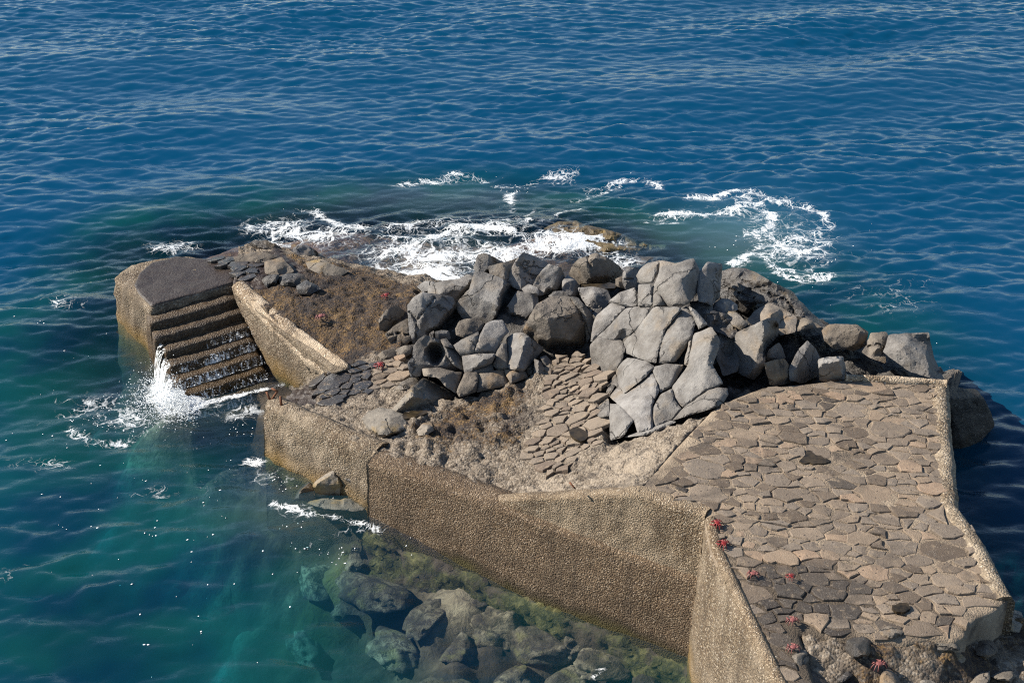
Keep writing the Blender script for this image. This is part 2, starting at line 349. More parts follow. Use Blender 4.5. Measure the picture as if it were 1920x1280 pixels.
def fall_mat():
    n = NT('falling_water'); s = n.scale((30, 30, 5)); f = n.noise(1, 4, .6, .5, s); a = n.attr('dens')
    m = n.map(n.math('ADD', a, n.math('MULTIPLY', n.math('SUBTRACT', f, .5), 2.2)), .35, .75)
    fd = n.n("ShaderNodeBsdfDiffuse"); n.put(fd.inputs[0], (.80, .82, .82)); tr = n.n("ShaderNodeBsdfTransparent")
    mx = n.n("ShaderNodeMixShader"); n.put(mx.inputs[0], n.math('MULTIPLY', m, .95)); n.put(mx.inputs[1], tr.outputs[0]); n.put(mx.inputs[2], fd.outputs[0])
    n.t.links.new(mx.outputs[0], n.out.inputs[0]); return n.m
M['fall'] = fall_mat()

# ---------------------------------------------------------------- generators
def densify(poly, step):
    out = []; n = len(poly)
    for a in range(n):
        p, q = np.array(poly[a][:2], float), np.array(poly[(a + 1) % n][:2], float); k = max(1, int(np.linalg.norm(q - p) / step))
        for t in range(k): out.append(p + (q - p) * t / k)
    return np.array(out)
def cdt(pts, nloop):
    e = [(a, (a + 1) % nloop) for a in range(nloop)]
    v, _, f, ov, _, _ = delaunay_2d_cdt([Vector((float(p[0]), float(p[1]))) for p in pts], e, [], 1, 1e-6)
    v = np.array([tuple(x) for x in v]); f = np.array([tuple(t) for t in f if len(t) == 3], int)
    return v, f, ov
def bary_interp(q, v, f, val):
    out = np.full(len(q), np.nan)
    for t in f:
        a, b, c = v[t]; d = (b[1] - c[1]) * (a[0] - c[0]) + (c[0] - b[0]) * (a[1] - c[1])
        if abs(d) < 1e-9: continue
        l0 = ((b[1] - c[1]) * (q[:, 0] - c[0]) + (c[0] - b[0]) * (q[:, 1] - c[1])) / d; l1 = ((c[1] - a[1]) * (q[:, 0] - c[0]) + (a[0] - c[0]) * (q[:, 1] - c[1])) / d; l2 = 1 - l0 - l1
        m = (l0 >= -1e-3) & (l1 >= -1e-3) & (l2 >= -1e-3); out[m] = l0[m] * val[t[0]] + l1[m] * val[t[1]] + l2[m] * val[t[2]]
    bad = np.where(np.isnan(out))[0]
    for b in bad: out[b] = val[np.argmin(((v - q[b]) ** 2).sum(1))]
    return out
def chaikin(poly, k=1, w=.2):
    for _ in range(k):
        o = []
        for a in range(len(poly)):
            p, q = np.array(poly[a], float), np.array(poly[(a + 1) % len(poly)], float); o += [p + (q - p) * w, q - (q - p) * w]
        poly = o
    return [tuple(p) for p in poly]
def grow(poly, d):
    A = np.array(poly, float); n = len(A); ar = np.sum(A[:, 0] * np.roll(A[:, 1], -1) - A[:, 1] * np.roll(A[:, 0], -1)); t1 = A - np.roll(A, 1, 0); t2 = np.roll(A, -1, 0) - A
    nn = lambda t: np.stack([t[:, 1], -t[:, 0]], 1) / (np.linalg.norm(t, axis=1)[:, None] + 1e-9); m = nn(t1) + nn(t2); m /= np.linalg.norm(m, axis=1)[:, None] + 1e-9
    return [tuple(p) for p in A + m * d * (1 if ar > 0 else -1)]
def shell(outline, dfun, inner=(), cracks=(), rnd=.010, rk=1.6, thick=.5, shrink=.8, amp=.02, step=4., smooth=1, seed=0, seep=.9, relief=1.9, gr=1.7, cut=None, tilt=0):
    """A stone from its outline and facets: a faceted front skin, sides and a back."""
    out3 = [tuple(p) if len(p) == 3 else (p[0], p[1], 0.) for p in outline]
    ol = densify(chaikin(grow([p[:2] for p in out3], gr), 1, .07), step); s0 = seed * 3.7
    ol += np.stack([perlin(np.c_[ol * .09, np.full(len(ol), s0)]), perlin(np.c_[ol * .09, np.full(len(ol), s0 + 50)])], 1) * 1.1
    lo, hi = ol.min(0), ol.max(0); gx, gy = np.meshgrid(np.arange(lo[0], hi[0], step), np.arange(lo[1], hi[1], step)); g = np.stack([gx.ravel(), gy.ravel()], 1)
    g += np.random.default_rng(seed).uniform(-.3, .3, g.shape) * step
    g = g[inside(g, ol)]; g = g[seg_dist(g, ol) > step * .6] if len(g) else g
    n0 = len(ol); v, f, _ = cdt(np.concatenate([ol, g]), n0)
    cv = np.array([p[:2] for p in out3] + [p[:2] for p in inner]); cval = np.array([p[2] for p in out3] + [p[2] for p in inner]) * relief
    if np.any(cval):
        c2, cf, ov = cdt(cv, len(out3)); vv = np.array([np.mean(cval[o]) if len(o) else 0. for o in ov]); dd = bary_interp(v, c2, cf, vv)
    else: dd = np.zeros(len(v))
    nb_i = np.concatenate([f[:, 0], f[:, 1], f[:, 2], f[:, 1], f[:, 2], f[:, 0]]); nb_j = np.concatenate([f[:, 1], f[:, 2], f[:, 0], f[:, 0], f[:, 1], f[:, 2]])
    cnt = np.bincount(nb_i, minlength=len(v)).clip(1)
    for _ in range(smooth): dd = .4 * dd + .6 * np.bincount(nb_i, dd[nb_j], len(v)) / cnt
    rf = np.random.default_rng(seed + 77)
    if cut is None: cut = min(.16, .14 * .0075 * float(np.sqrt(np.prod(hi - lo))))
    if cut:
        got = 0
        for _ in range(70):
            i0 = rf.integers(len(v)); a_, b_ = rf.normal(0, .75 * .0075, 2); pl = dd[i0] + cut * .15 + a_ * (v[:, 0] - v[i0, 0]) + b_ * (v[:, 1] - v[i0, 1]); rem = pl - dd
            if rem.max() < 2.4 * cut and (rem > 0).mean() > .06: dd = np.maximum(dd, pl); got += 1
            if got >= 9: break
    if tilt: dd = dd + rf.normal(0, .022) * tilt + (v[:, 0] - v[:, 0].mean()) * rf.normal(0, .0011) * tilt + (v[:, 1] - v[:, 1].mean()) * rf.normal(0, .0011) * tilt
    e = seg_dist(v, ol); D = dfun(v[:, 0], v[:, 1]) + dd + rnd * np.exp(-e / rk)
    for c in cracks:
        cc = np.array(c, float); wob = v + np.stack([perlin(np.c_[v * .06, np.full(len(v), 3.)]), perlin(np.c_[v * .06, np.full(len(v), 8.)])], 1) * 4
        D = D + .055 * np.exp(-(seg_dist(wob, cc, False) / 1.7) ** 2)
    p = PD(v[:, 0], v[:, 1], D); q = p + s0
    D = D + amp * (fbm(q * 3.2, 4) * 1.3 + .35 * fbm(q * 14, 3)); D = D + amp * .5 * (worley(q * 5)[0] - .5)
    p = PD(v[:, 0], v[:, 1], D)
    loop = bloop(f, len(v)); L = np.array(loop); cen = p.mean(0)
    away = cen.copy(); away[2] = 0; away /= np.linalg.norm(away)
    back = cen + (p[L] - cen) * shrink + away * thick + np.array([0, 0, -seep * thick * .55])
    nb = len(p); verts = np.concatenate([p, back, (back.mean(0) + away * thick * .15)[None]]); k = len(L)
    faces = [tuple(t) for t in f]
    for a in range(k):
        b = (a + 1) % k; faces.append((L[b], L[a], nb + a, nb + b)); faces.append((nb + b, nb + a, nb + k))
    bm = bmesh.new(); bv = [bm.verts.new(x) for x in verts]
    for t in faces:
        try: bm.faces.new([bv[i] for i in t])
        except ValueError: pass
    bmesh.ops.recalc_face_normals(bm, faces=bm.faces); me = bpy.data.meshes.new("tmp"); bm.to_mesh(me); bm.free()
    vs = np.array([x.co[:] for x in me.vertices]); fs = [tuple(x.vertices) for x in me.polygons]; bpy.data.meshes.remove(me)
    return vs, fs
def bloop(f, n):
    ed = {}
    for t in f:
        for a, b in ((t[0], t[1]), (t[1], t[2]), (t[2], t[0])): ed[(a, b)] = 1
    nx = {a: b for (a, b) in ed if (b, a) not in ed}
    best = []
    left = set(nx)
    while left:
        s = next(iter(left)); l = [s]; left.discard(s); c = nx[s]
        while c != s and c in left: l.append(c); left.discard(c); c = nx[c]
        if len(l) > len(best): best = l
    return best
def height_mesh(poly, zf, step, extra=None):
    """Rough ground: triangles over a plan outline, height from zf."""
    ol = densify(poly, step * 1.2); lo, hi = ol.min(0), ol.max(0)
    gx, gy = np.meshgrid(np.arange(lo[0], hi[0], step), np.arange(lo[1], hi[1], step)); g = np.stack([gx.ravel(), gy.ravel()], 1)
    g += RNG.uniform(-.25, .25, g.shape) * step
    g = g[inside(g, ol)]; g = g[seg_dist(g, ol) > step * .5]
    v, f, _ = cdt(np.concatenate([ol, g]), len(ol)); return v, f, zf(v)
def skirt(v3, f, zbot, out=0.):
    L = bloop(f, len(v3)); k = len(L); n = len(v3); b = v3[L].copy(); b[:, 2] = zbot
    fs = [tuple(t) for t in f] + [(L[(a + 1) % k], L[a], n + a, n + (a + 1) % k) for a in range(k)]
    return np.concatenate([v3, b]), fs
def prism_wall(name, top, thick, zbot, mat, parent, step=.05, batter=.06, amp=.012, crown=.03, seed=1):
    """A wall run: outer face under the top line, rounded crown, set on the bottom."""
    top = np.array(top, float); seg = np.linalg.norm(np.diff(top[:, :2], axis=0), axis=1); s = np.r_[0, np.cumsum(seg)]
    m = int(s[-1] / step) + 2; u = np.linspace(0, s[-1], m); T = np.stack([np.interp(u, s, top[:, i]) for i in range(3)], 1)
    tan = np.gradient(T[:, :2], axis=0); tan /= np.linalg.norm(tan, axis=1)[:, None]; nrm = np.stack([tan[:, 1], -tan[:, 0]], 1)   # outward: right of travel
    prof = []; H = T[:, 2] - zbot; k = max(3, int(H.max() / step))
    rows = []
    for j in range(k + 1):
        t = j / k; rows.append((batter * (1 - t) * H, zbot + H * t * .985 if j == k else zbot + H * t * .985))
    V = []
    for off, z in rows: V.append(np.c_[T[:, :2] + nrm * off[:, None], z])
    for dx in (.25, .6, 1.): V.append(np.c_[T[:, :2] - nrm * thick * dx, T[:, 2] + crown * math.sin(math.pi * dx) - (.0 if dx < 1 else .01)])
    V.append(np.c_[T[:, :2] - nrm * thick, np.full(m, zbot)])
    V = np.array(V); q = V + seed * 5.1
    d = amp * (fbm(q * 2.5, 4) + .6 * fbm(q * 12, 3)); V[..., :2] += nrm[None] * d[..., None]; V[..., 2] += d * np.where(np.arange(len(V)) >= len(rows), 1.3, .5)[:, None]
    nr = len(V); idx = np.arange(nr * m).reshape(nr, m); F = np.stack([idx[:-1, :-1], idx[:-1, 1:], idx[1:, 1:], idx[1:, :-1]], -1).reshape(-1, 4)
    F = [tuple(x) for x in F] + [tuple(idx[::-1, 0]), tuple(idx[:, -1])]
    return link(name, V.reshape(-1, 3), F, mat, parent)
def voronoi_cells(poly, rad, n_try=9000, aniso=(1, 1), seed=0, rot=0.):
    """Irregular stones filling a plan outline, cut to it."""
    rg = np.random.default_rng(seed); P0 = np.array([p[:2] for p in poly]); c, s_ = math.cos(rot), math.sin(rot); Rm = np.array([[c, -s_], [s_, c]])
    A = (P0 @ Rm) * np.array(aniso); lo, hi = A.min(0), A.max(0); pts = []; rr = []
    for _ in range(n_try):
        x = rg.uniform(lo - .3, hi + .3); r = rad * (rg.choice([.5, .8, 1.2, 1.95], p=[.30, .32, .26, .12]))
        if all((x[0] - a[0]) ** 2 + (x[1] - a[1]) ** 2 > ((r + b) * .5) ** 2 for a, b in zip(pts, rr)): pts.append(x); rr.append(r)
    pts = np.array(pts); rr = np.array(rr); cells = []; ins = inside(pts, A) | (seg_dist(pts, A) < rad * .5)
    for i in np.where(ins)[0]:
        cell = [pts[i] + np.array(o) * 3 * rad for o in ((-1, -1), (1, -1), (1, 1), (-1, 1))]
        d = np.linalg.norm(pts - pts[i], axis=1)
        for j in np.argsort(d)[1:28]:
            dv = pts[j] - pts[i]; L = np.linalg.norm(dv); t = .5 + .5 * (rr[i] ** 2 - rr[j] ** 2) / (4 * L * L) * 1.0; m = pts[i] + dv * np.clip(t, .3, .7); aa = math.sin((min(i, j) * 12.9898 + max(i, j) * 78.233) % 6.283) * .2; dv = np.array([dv[0] * math.cos(aa) - dv[1] * math.sin(aa), dv[0] * math.sin(aa) + dv[1] * math.cos(aa)]); cell = clip(cell, m, dv)
            if not cell: break
        if not cell: continue
        for a in range(len(A)): pass
        c2 = [p for p in cell]
        if len(c2) >= 3: cells.append([tuple((np.array(p) / np.array(aniso)) @ Rm.T) for p in c2])
    return cells
def clip(poly, m, nrm):
    out = []
    for a in range(len(poly)):
        p, q = poly[a], poly[(a + 1) % len(poly)]; dp, dq = np.dot(p - m, nrm), np.dot(q - m, nrm)
        if dp <= 0: out.append(p)
        if dp * dq < 0: out.append(p + (q - p) * dp / (dp - dq))
    return out
def inset(poly, d):
    P0 = np.array(poly); n = len(P0); ar = .5 * sum(P0[a][0] * P0[(a + 1) % n][1] - P0[(a + 1) % n][0] * P0[a][1] for a in range(n))
    if ar < 0: P0 = P0[::-1]
    cell = [p for p in P0]
    for a in range(n):
        p, q = P0[a], P0[(a + 1) % n]; t = q - p; L = np.linalg.norm(t)
        if L < 1e-6: continue
        nr = np.array([t[1], -t[0]]) / L; cell = clip(cell, p - nr * d, nr)
        if len(cell) < 3: return None
    return cell
def area(poly):
    P0 = np.array(poly); x, y = P0[:, 0], P0[:, 1]; return abs(.5 * np.sum(x * np.roll(y, -1) - y * np.roll(x, -1)))
def paver(poly, zf, mat, parent, th=.035, seed=0, tilt=.02, name='paving_stone', jit=.019):
    rg = np.random.default_rng(seed + 991)
    pl = []
    k = len(poly)
    for a in range(k):                              # short edges dropped, long edges given a chipped middle
        p, q = np.array(poly[a]), np.array(poly[(a + 1) % k]); L = np.linalg.norm(q - p)
        if L < .025: continue
        pl.append(p + rg.normal(0, jit * .6, 2))
        if L > .13: pl.append(p + (q - p) * rg.uniform(.35, .65) + rg.normal(0, jit, 2))
    if len(pl) < 3: return None
    A = np.array(pl); cen = A.mean(0); sx, sy = rg.normal(0, tilt, 2); lift = rg.uniform(-.002, .005)
    zb = zf(A); zc = float(zf(cen[None])[0]); r = cen + (A - cen) * .93; n = len(A)
    top = lambda B: zf(B) + th + lift + (B - cen) @ np.array([sx, sy])
    v = np.concatenate([np.c_[r, top(r) + rg.normal(0, .003, n)], np.c_[A, top(A) - rg.uniform(.003, .010)], np.c_[A, zb - .03], [[cen[0], cen[1], zc + th + lift + .004]]])
    f = []
    for a in range(n):
        b = (a + 1) % n; f += [(a, b, 3 * n), (n + a, n + b, b, a), (2 * n + a, 2 * n + b, n + b, n + a)]
    if np.cross(A[1] - A[0], A[2] - A[1]) < 0 and area(A) > 0:
        pass
    ar = np.sum(A[:, 0] * np.roll(A[:, 1], -1) - A[:, 1] * np.roll(A[:, 0], -1))
    if ar < 0: f = [t[::-1] for t in f]
    return link(name, v, f, mat, parent, smooth=False)

# ================================================================ THE SEA AND ITS BED
PLAT = 1.90
def pts3(lst): return np.array([P(*p) for p in lst])
bed_ctrl = [(760,985,-.5),(1000,1090,-.55),(1250,1220,-.5),(900,1200,-.8),(700,1100,-1.0),(600,1010,-.9),(760,1040,-.6),(1100,1200,-.7),(850,1130,-.7),(640,985,-.7),(560,950,-1.1),(1150,1275,-.8),(450,900,-2.2),(400,850,-1.7),(470,800,-.8),
  (200,640,-1.0),(150,700,-2.2),(90,800,-3.0),(200,900,-3.2),(100,1000,-3.8),(300,1050,-3.8),(100,1200,-3.0),(300,1200,-3.1),(480,1180,-3.3),(600,1250,-2.0),(800,1275,-1.1),(0,600,-4.5),(0,400,-8),
  (330,740,-.8),(470,430,-.8),(600,415,-.5),(700,405,-.4),(800,415,-.5),(900,420,-.4),(1000,420,-.5),(1080,415,-.3),(1120,440,-.15),(1200,480,-.3),(320,470,-.8),(255,468,-.9),(200,505,-1.5),(130,460,-4.5),(400,432,-.7),(300,415,-3),(350,395,-3.6),(100,550,-4.5),(700,480,-.8),(900,480,-.8),
  (800,365,-3),(600,370,-3.2),(1000,375,-2.6),(1150,390,-3.2),(1260,440,-3.6),(1350,480,-3.4),(400,400,-3.2),(700,300,-7),(1200,300,-8),(1500,450,-5.5),(1800,700,-5),(1900,900,-6),(2000,600,-8),(2000,200,-9),(1000,100,-9),(0,100,-9),(-150,900,-6),(-100,1300,-5),(960,1500,-4),(1500,1500,-3)]
bp = pts3([(a, b, 0.) for a, b, _ in bed_ctrl]); BED = RBF(bp[:, :2], [c for _, _, c in bed_ctrl], 2e-3)
def bed_z(xy): return np.clip(BED(xy), -9, -.1)
N = 700; X0, X1, Y0, Y1 = -20.0, 20.0, 5.5, 45.5
gx, gy = np.meshgrid(np.linspace(X0, X1, N), np.linspace(Y0, Y1, N)); sea_xy = np.stack([gx.ravel(), gy.ravel()], 1)
Lt = (X1 - X0) * N / (N - 1); kx = 2 * np.pi * np.fft.fftfreq(N, Lt / N); KX, KY = np.meshgrid(kx, kx); K = np.hypot(KX, KY); K[0, 0] = 1
ang = np.arctan2(KY, KX); wind = R(97)
D_ = (np.abs(np.cos(ang - wind)) ** 7) * .9 + .025 + .30 * np.abs(np.cos(ang - R(72))) ** 14 + .16 * np.abs(np.cos(ang - R(128))) ** 12
k_lo, k_hi = 2 * np.pi / .92, 2 * np.pi / .15
Sp = K ** -3.6 * np.exp(-(k_lo / K) ** 2.2) * np.exp(-(K / k_hi) ** 2) * D_; Sp[0, 0] = 0
swell = np.exp(-((K - 2 * np.pi / 5.5) / .35) ** 2) * np.abs(np.cos(ang - R(110))) ** 8
rg = np.random.default_rng(11); ph = np.exp(2j * np.pi * rg.random((N, N))) * np.sqrt(rg.exponential(1, (N, N)))
H = np.sqrt(Sp) * ph; h = np.fft.ifft2(H); sl = np.sqrt(np.mean(np.abs(np.fft.ifft2(1j * KX * H)) ** 2 / 2 + np.abs(np.fft.ifft2(1j * KY * H)) ** 2 / 2))
sc_ = .30 / sl; h1 = np.real(h) * sc_; dx1 = np.real(np.fft.ifft2(-1j * KX / K * H)) * sc_; dy1 = np.real(np.fft.ifft2(-1j * KY / K * H)) * sc_
hs = np.real(np.fft.ifft2(np.sqrt(swell) * ph)); hs *= .055 / hs.std()
gust = .78 + .5 * np.clip(fbm(np.c_[sea_xy * np.array([.10, .16]), np.full(N * N, 2.)], 3), -.6, .7)
# calm water in the lee of the mole and over the upwelling
def blob(cx, cy, rx, ry, pw=2., rot=0.):
    qx, qy = SEA_PX[0] - cx, SEA_PX[1] - cy; c, s = math.cos(R(rot)), math.sin(R(rot)); a, b = (qx * c + qy * s) / rx, (-qx * s + qy * c) / ry
    return np.exp(-(a * a + b * b) ** (pw / 2))
SEA_PX = to_px(np.c_[sea_xy, np.zeros(N * N)])
def line(pts, w, near=True):
    w = w * 1.5
    m = (SEA_PX[0] > min(p[0] for p in pts) - 6 * w) & (SEA_PX[0] < max(p[0] for p in pts) + 6 * w) & (SEA_PX[1] > min(p[1] for p in pts) - 6 * w) & (SEA_PX[1] < max(p[1] for p in pts) + 6 * w)
    o = np.zeros(N * N); q = np.stack([SEA_PX[0][m], SEA_PX[1][m]], 1)
    wob = np.stack([perlin(np.c_[sea_xy[m] * .9, np.full(m.sum(), 1.)]), perlin(np.c_[sea_xy[m] * .9, np.full(m.sum(), 5.)])], 1) * w * 1.3
    o[m] = np.exp(-(seg_dist((q + wob) * np.array([1, 1.6]), [(p[0], p[1] * 1.6) for p in pts], False) / w) ** 2); return o
calm = np.clip(.75 * blob(1300, 460, 190, 60, 4) + .7 * blob(830, 375, 180, 28, 3), 0, .85)
rough_w = .9 * blob(880, 470, 330, 55, 3) + .5 * blob(560, 420, 150, 40)
amp_w = (gust * (1 - calm)); zz = h1.ravel() * amp_w + hs.ravel() * (1 - .7 * calm)
turb = fbm(np.c_[sea_xy * np.array([1.1, 1.6]), np.full(N * N, 7.)], 5); zz = zz + rough_w * (.17 * (ridged(np.c_[sea_xy * np.array([.9, 1.3]), np.full(N * N, 4.)], 4) - .5) + .05 * turb)
chop = .62; sx, sy = sea_xy[:, 0] + dx1.ravel() * chop * amp_w, sea_xy[:, 1] + dy1.ravel() * chop * amp_w
edge = np.minimum.reduce([sea_xy[:, 0] - X0, X1 - sea_xy[:, 0], sea_xy[:, 1] - Y0, Y1 - sea_xy[:, 1]]); fade = sstep(0, 2.5, edge); zz *= fade; sx = sea_xy[:, 0] + (sx - sea_xy[:, 0]) * fade; sy = sea_xy[:, 1] + (sy - sea_xy[:, 1]) * fade
# foam density
F = np.zeros(N * N)
def foam(a): 
    global F; F = np.maximum(F, a * (1 + .55 * FN))
FN = fbm(np.c_[sea_xy * np.array([.8, 1.2]) + .4 * turb[:, None], np.full(N * N, 13.)], 4)
foam(.80 * blob(1060, 462, 130, 30, 3)); foam(.74 * blob(900, 490, 190, 38, 3)); foam(.78 * blob(800, 515, 150, 26, 3)); foam(.60 * blob(740, 470, 160, 36, 3)); foam(.78 * blob(1130, 490, 90, 24, 3))
foam(.64 * blob(600, 440, 150, 34)); foam(.54 * blob(520, 425, 110, 40)); foam(.62 * blob(320, 458, 70, 18)); foam(.45 * blob(120, 575, 60, 25)); foam(.56 * blob(880, 430, 280, 34))
foam(.75 * line([(600, 405), (640, 418), (675, 428)], 11)); foam(.80 * line([(800, 445), (850, 430), (900, 440), (960, 452)], 12)); foam(.7 * line([(560, 395), (610, 408)], 7))
foam(.64 * line([(735, 348), (790, 330), (860, 332), (950, 345), (1040, 328), (1085, 328)], 11)); foam(.60 * line([(955, 385), (970, 362), (1010, 345), (1080, 335)], 9)); foam(.52 * line([(1110, 345), (1170, 330), (1240, 346)], 11)); foam(.5 * line([(1070, 372), (1160, 345)], 7))
foam(.50 * line([(1040, 420), (1060, 400), (1090, 388)], 6)); foam(.6 * line([(1000, 425), (985, 410), (1000, 395)], 6))
foam(.86 * line([(1235, 397), (1300, 402), (1330, 410), (1385, 388), (1432, 386), (1452, 405), (1420, 428), (1432, 450), (1405, 476), (1360, 492)], 7)); foam(.60 * line([(1235, 397), (1300, 402), (1330, 410), (1385, 388), (1432, 386), (1452, 405), (1420, 428), (1432, 450), (1405, 476), (1360, 492)], 17)); foam(.68 * line([(1290, 375), (1370, 365), (1460, 380), (1540, 405), (1560, 415)], 10))
foam(.68 * line([(1430, 440), (1500, 470), (1555, 455)], 11)); foam(.68 * line([(1470, 505), (1545, 525)], 15)); foam(.68 * line([(1400, 470), (1450, 495), (1520, 500)], 9)); foam(.60 * blob(1480, 450, 130, 75)); foam(.5 * line([(1155, 418), (1230, 418), (1270, 422)], 5)); foam(.4 * blob(1330, 400, 110, 30))
foam(.95 * blob(328, 745, 62, 42, 3)); foam(.66 * blob(240, 780, 95, 34)); foam(.6 * line([(140, 805), (230, 825), (310, 795)], 14)); foam(.40 * blob(180, 760, 180, 70)); foam(.80 * line([(345, 777), (400, 748), (460, 728), (526, 713)], 5)); foam(.5 * blob(440, 770, 80, 30))
foam(.82 * blob(476, 862, 28, 12, 3)); foam(.72 * line([(515, 955), (575, 972), (640, 988), (700, 1000)], 9)); foam(.5 * blob(560, 970, 60, 22)); foam(.45 * line([(560, 1050), (640, 1010), (760, 985)], 8)); foam(.40 * blob(60, 870, 120, 26)); foam(.42 * blob(500, 900, 80, 26)); foam(.6 * line([(1115, 1270), (1130, 1245)], 8))
foam(.34 * blob(1650, 560, 260, 60)); foam(.3 * blob(300, 520, 200, 60))
foam(.35 * sstep(.25, .6, fbm(np.c_[sea_xy * .7, np.full(N * N, 3.)], 4)) * blob(250, 950, 420, 300, 4))
aer = np.clip(.75 * blob(900, 490, 240, 50, 3) + .6 * blob(330, 755, 110, 50) + .3 * blob(1420, 440, 120, 60) + .35 * blob(560, 970, 120, 50) + .5 * blob(1130, 480, 90, 30) + .20 * blob(830, 368, 240, 28, 3) + .30 * blob(850, 435, 330, 36, 3) + .22 * blob(600, 425, 130, 34, 3) + .14 * blob(1310, 455, 150, 60, 3), 0, .8)
zz += .05 * F * blob(900, 480, 300, 60, 4)
zz += .26 * blob(325, 742, 48, 30, 2) * (.6 + .6 * turb)
dep = -bed_z(sea_xy); T = np.exp(-np.array([.40, .14, .10])[None] * (.42 * dep[:, None] ** 1.85 + .02)); T = T * sstep(8, 4.5, dep)[:, None] * (1 - .07 * sstep(.1, .6, dep)[:, None]) * np.array([1, .97, .95])[None]
sea_v = np.c_[sx, sy, zz]; idx = np.arange(N * N).reshape(N, N); sea_f = np.stack([idx[:-1, :-1], idx[:-1, 1:], idx[1:, 1:], idx[1:, :-1]], -1).reshape(-1, 4)
FAR = 3000.0                                       # the open sea goes on to the horizon
rim = np.concatenate([idx[0, :], idx[1:, -1], idx[-1, -2::-1], idx[-2:0, 0]]); nr_ = len(rim); cc = np.array([(X0 + X1) / 2, (Y0 + Y1) / 2])
rings = [sea_v]; fl = [sea_f]; base = rim; off = N * N; at = [F, aer, T]; shore = sstep(6.5, 2.5, dep) * np.clip(.60 + 1.35 * fbm(np.c_[sea_xy * np.array([.5, .6]), np.full(N * N, 23.)], 4), .05, 1)
for kf in (1.6, 3.5, 12, FAR / 20):
    rv = np.c_[cc + (sea_xy[rim] - cc) * kf, np.zeros(nr_)]; rings.append(rv); nw = off + np.arange(nr_)
    fl.append(np.stack([base, nw, np.roll(nw, -1), np.roll(base, -1)], -1)); base = nw; off += nr_
ne = off - N * N; SEA = link("sea", np.concatenate(rings), np.concatenate(fl), M['sea'], origin=(0, 25, 0),
    attrs={"shore": np.r_[shore, np.zeros(ne)], "foam": np.r_[F, np.zeros(ne)], "aer": np.r_[aer, np.zeros(ne)], "through": np.concatenate([T, np.zeros((ne, 3))])})
tag(SEA, "deep blue rippled sea with white foam swirls around the rocks", "sea", kind="structure")
NB = 480; bx, by = np.meshgrid(np.linspace(-19, 19, NB), np.linspace(6, 44, NB)); bxy = np.stack([bx.ravel(), by.ravel()], 1); bz = bed_z(bxy)
w1, w2, wid = worley(np.c_[bxy * .75, np.zeros(NB * NB)]); w3, _, wid3 = worley(np.c_[bxy * 2.1 + 7, np.zeros(NB * NB)])
bz = bz + np.clip(-bz, .25, 1.4) * (.75 * (.5 - w1) * (.4 + wid) + .30 * (.5 - w3) + .12 * fbm(np.c_[bxy * 2.5, np.ones(NB * NB)], 4)); bz = np.minimum(bz, -.06)
bpx = to_px(np.c_[bxy, np.zeros(NB * NB)]); reef = np.exp(-(((bpx[0] - 740) / 540) ** 2 + ((bpx[1] - 420) / 75) ** 2) ** 2); g_ = np.exp(-(((bpx[0] - 640) / 120) ** 2 + ((bpx[1] - 1000) / 40) ** 2))
bi = np.arange(NB * NB).reshape(NB, NB)
BEDO = link("seabed", np.c_[bxy, bz], np.stack([bi[:-1, :-1], bi[:-1, 1:], bi[1:, 1:], bi[1:, :-1]], -1).reshape(-1, 4), M['seabed'], origin=(0, 25, -3), attrs={"weed": np.clip(reef * 1.1, 0, 1), "green": .4 * g_, "tone": np.clip(.25 + .9 * sstep(.55, .15, w1) * wid + .45 * sstep(.5, .1, w3) * wid3 - .15, 0, 1)})
tag(BEDO, "stony seabed with dark weed seen through the shallow water", "seabed", kind="structure")
DEEP = link("deep_seabed", [(-3000, -2900, -9.3), (3000, -2900, -9.3), (3000, 3100, -9.3), (-3000, 3100, -9.3)], [(0, 1, 2, 3)], M['seabed'], origin=(0, 25, -9.3)); tag(DEEP, "deep dark floor of the open sea", "seabed", kind="structure")
def sea_z(xy):
    i = np.clip(((xy[:, 1] - Y0) / (Y1 - Y0) * (N - 1)).round().astype(int), 0, N - 1); j = np.clip(((xy[:, 0] - X0) / (X1 - X0) * (N - 1)).round().astype(int), 0, N - 1); return zz.reshape(N, N)[i, j]

# ================================================================ THE ROCKY MOLE: ground under everything
G_ctrl = [(497,756,.80),(600,806,.92),(692,846,.98),(800,893,1.0),(930,947,1.03),(1195,915,1.86),(1345,757,1.87),(1270,835,1.87),(1145,828,1.36),(1020,905,1.12),(1085,862,1.24),(1060,935,1.45),
  (1000,870,1.08),(1060,800,1.14),(1060,720,1.18),(1110,660,1.22),(1010,770,1.08),(850,800,1.0),(760,790,.96),(920,740,1.0),(720,780,.93),(600,725,.66),(660,700,.82),(740,680,.90),(640,750,.78),(735,727,.90),(545,732,.36),
  (440,545,.93),(625,690,.90),(530,615,.94),(780,545,.92),(700,600,.97),(600,600,.96),(560,500,.95),(480,470,.88),(650,495,.75),(780,650,.95),(780,620,1.0),(900,680,1.12),(880,560,1.40),(950,500,1.65),(1000,600,1.40),(1110,510,1.6),(1090,580,1.45),
  (1250,700,1.70),(1250,560,2.0),(1320,510,2.0),(1350,640,1.86),(1380,700,1.86),(1450,560,1.86),(1480,620,1.86),(1600,650,1.84),(1700,670,1.84),(1500,700,1.86),(1590,703,1.86),(1775,713,1.86),(1420,530,1.75),
  (1810,690,-.6),(1745,640,-.6),(1600,605,-.6),(1480,550,-.6),(1345,505,-.6),(1200,505,-.6),(1000,495,-.6),(900,500,-.6),(790,530,-.5),(680,497,-.5),(600,465,-.5),(480,452,-.4)]
gp = pts3(G_ctrl); G = RBF(gp[:, :2], gp[:, 2], 1e-3)
def hit(px, py, f=None, lift=0.):
    z = 1.2
    for _ in range(12): p = P(px, py, z); z = .4 * z + .6 * float((f or G)(p[None, :2])[0])
    return P(px, py, z + lift)
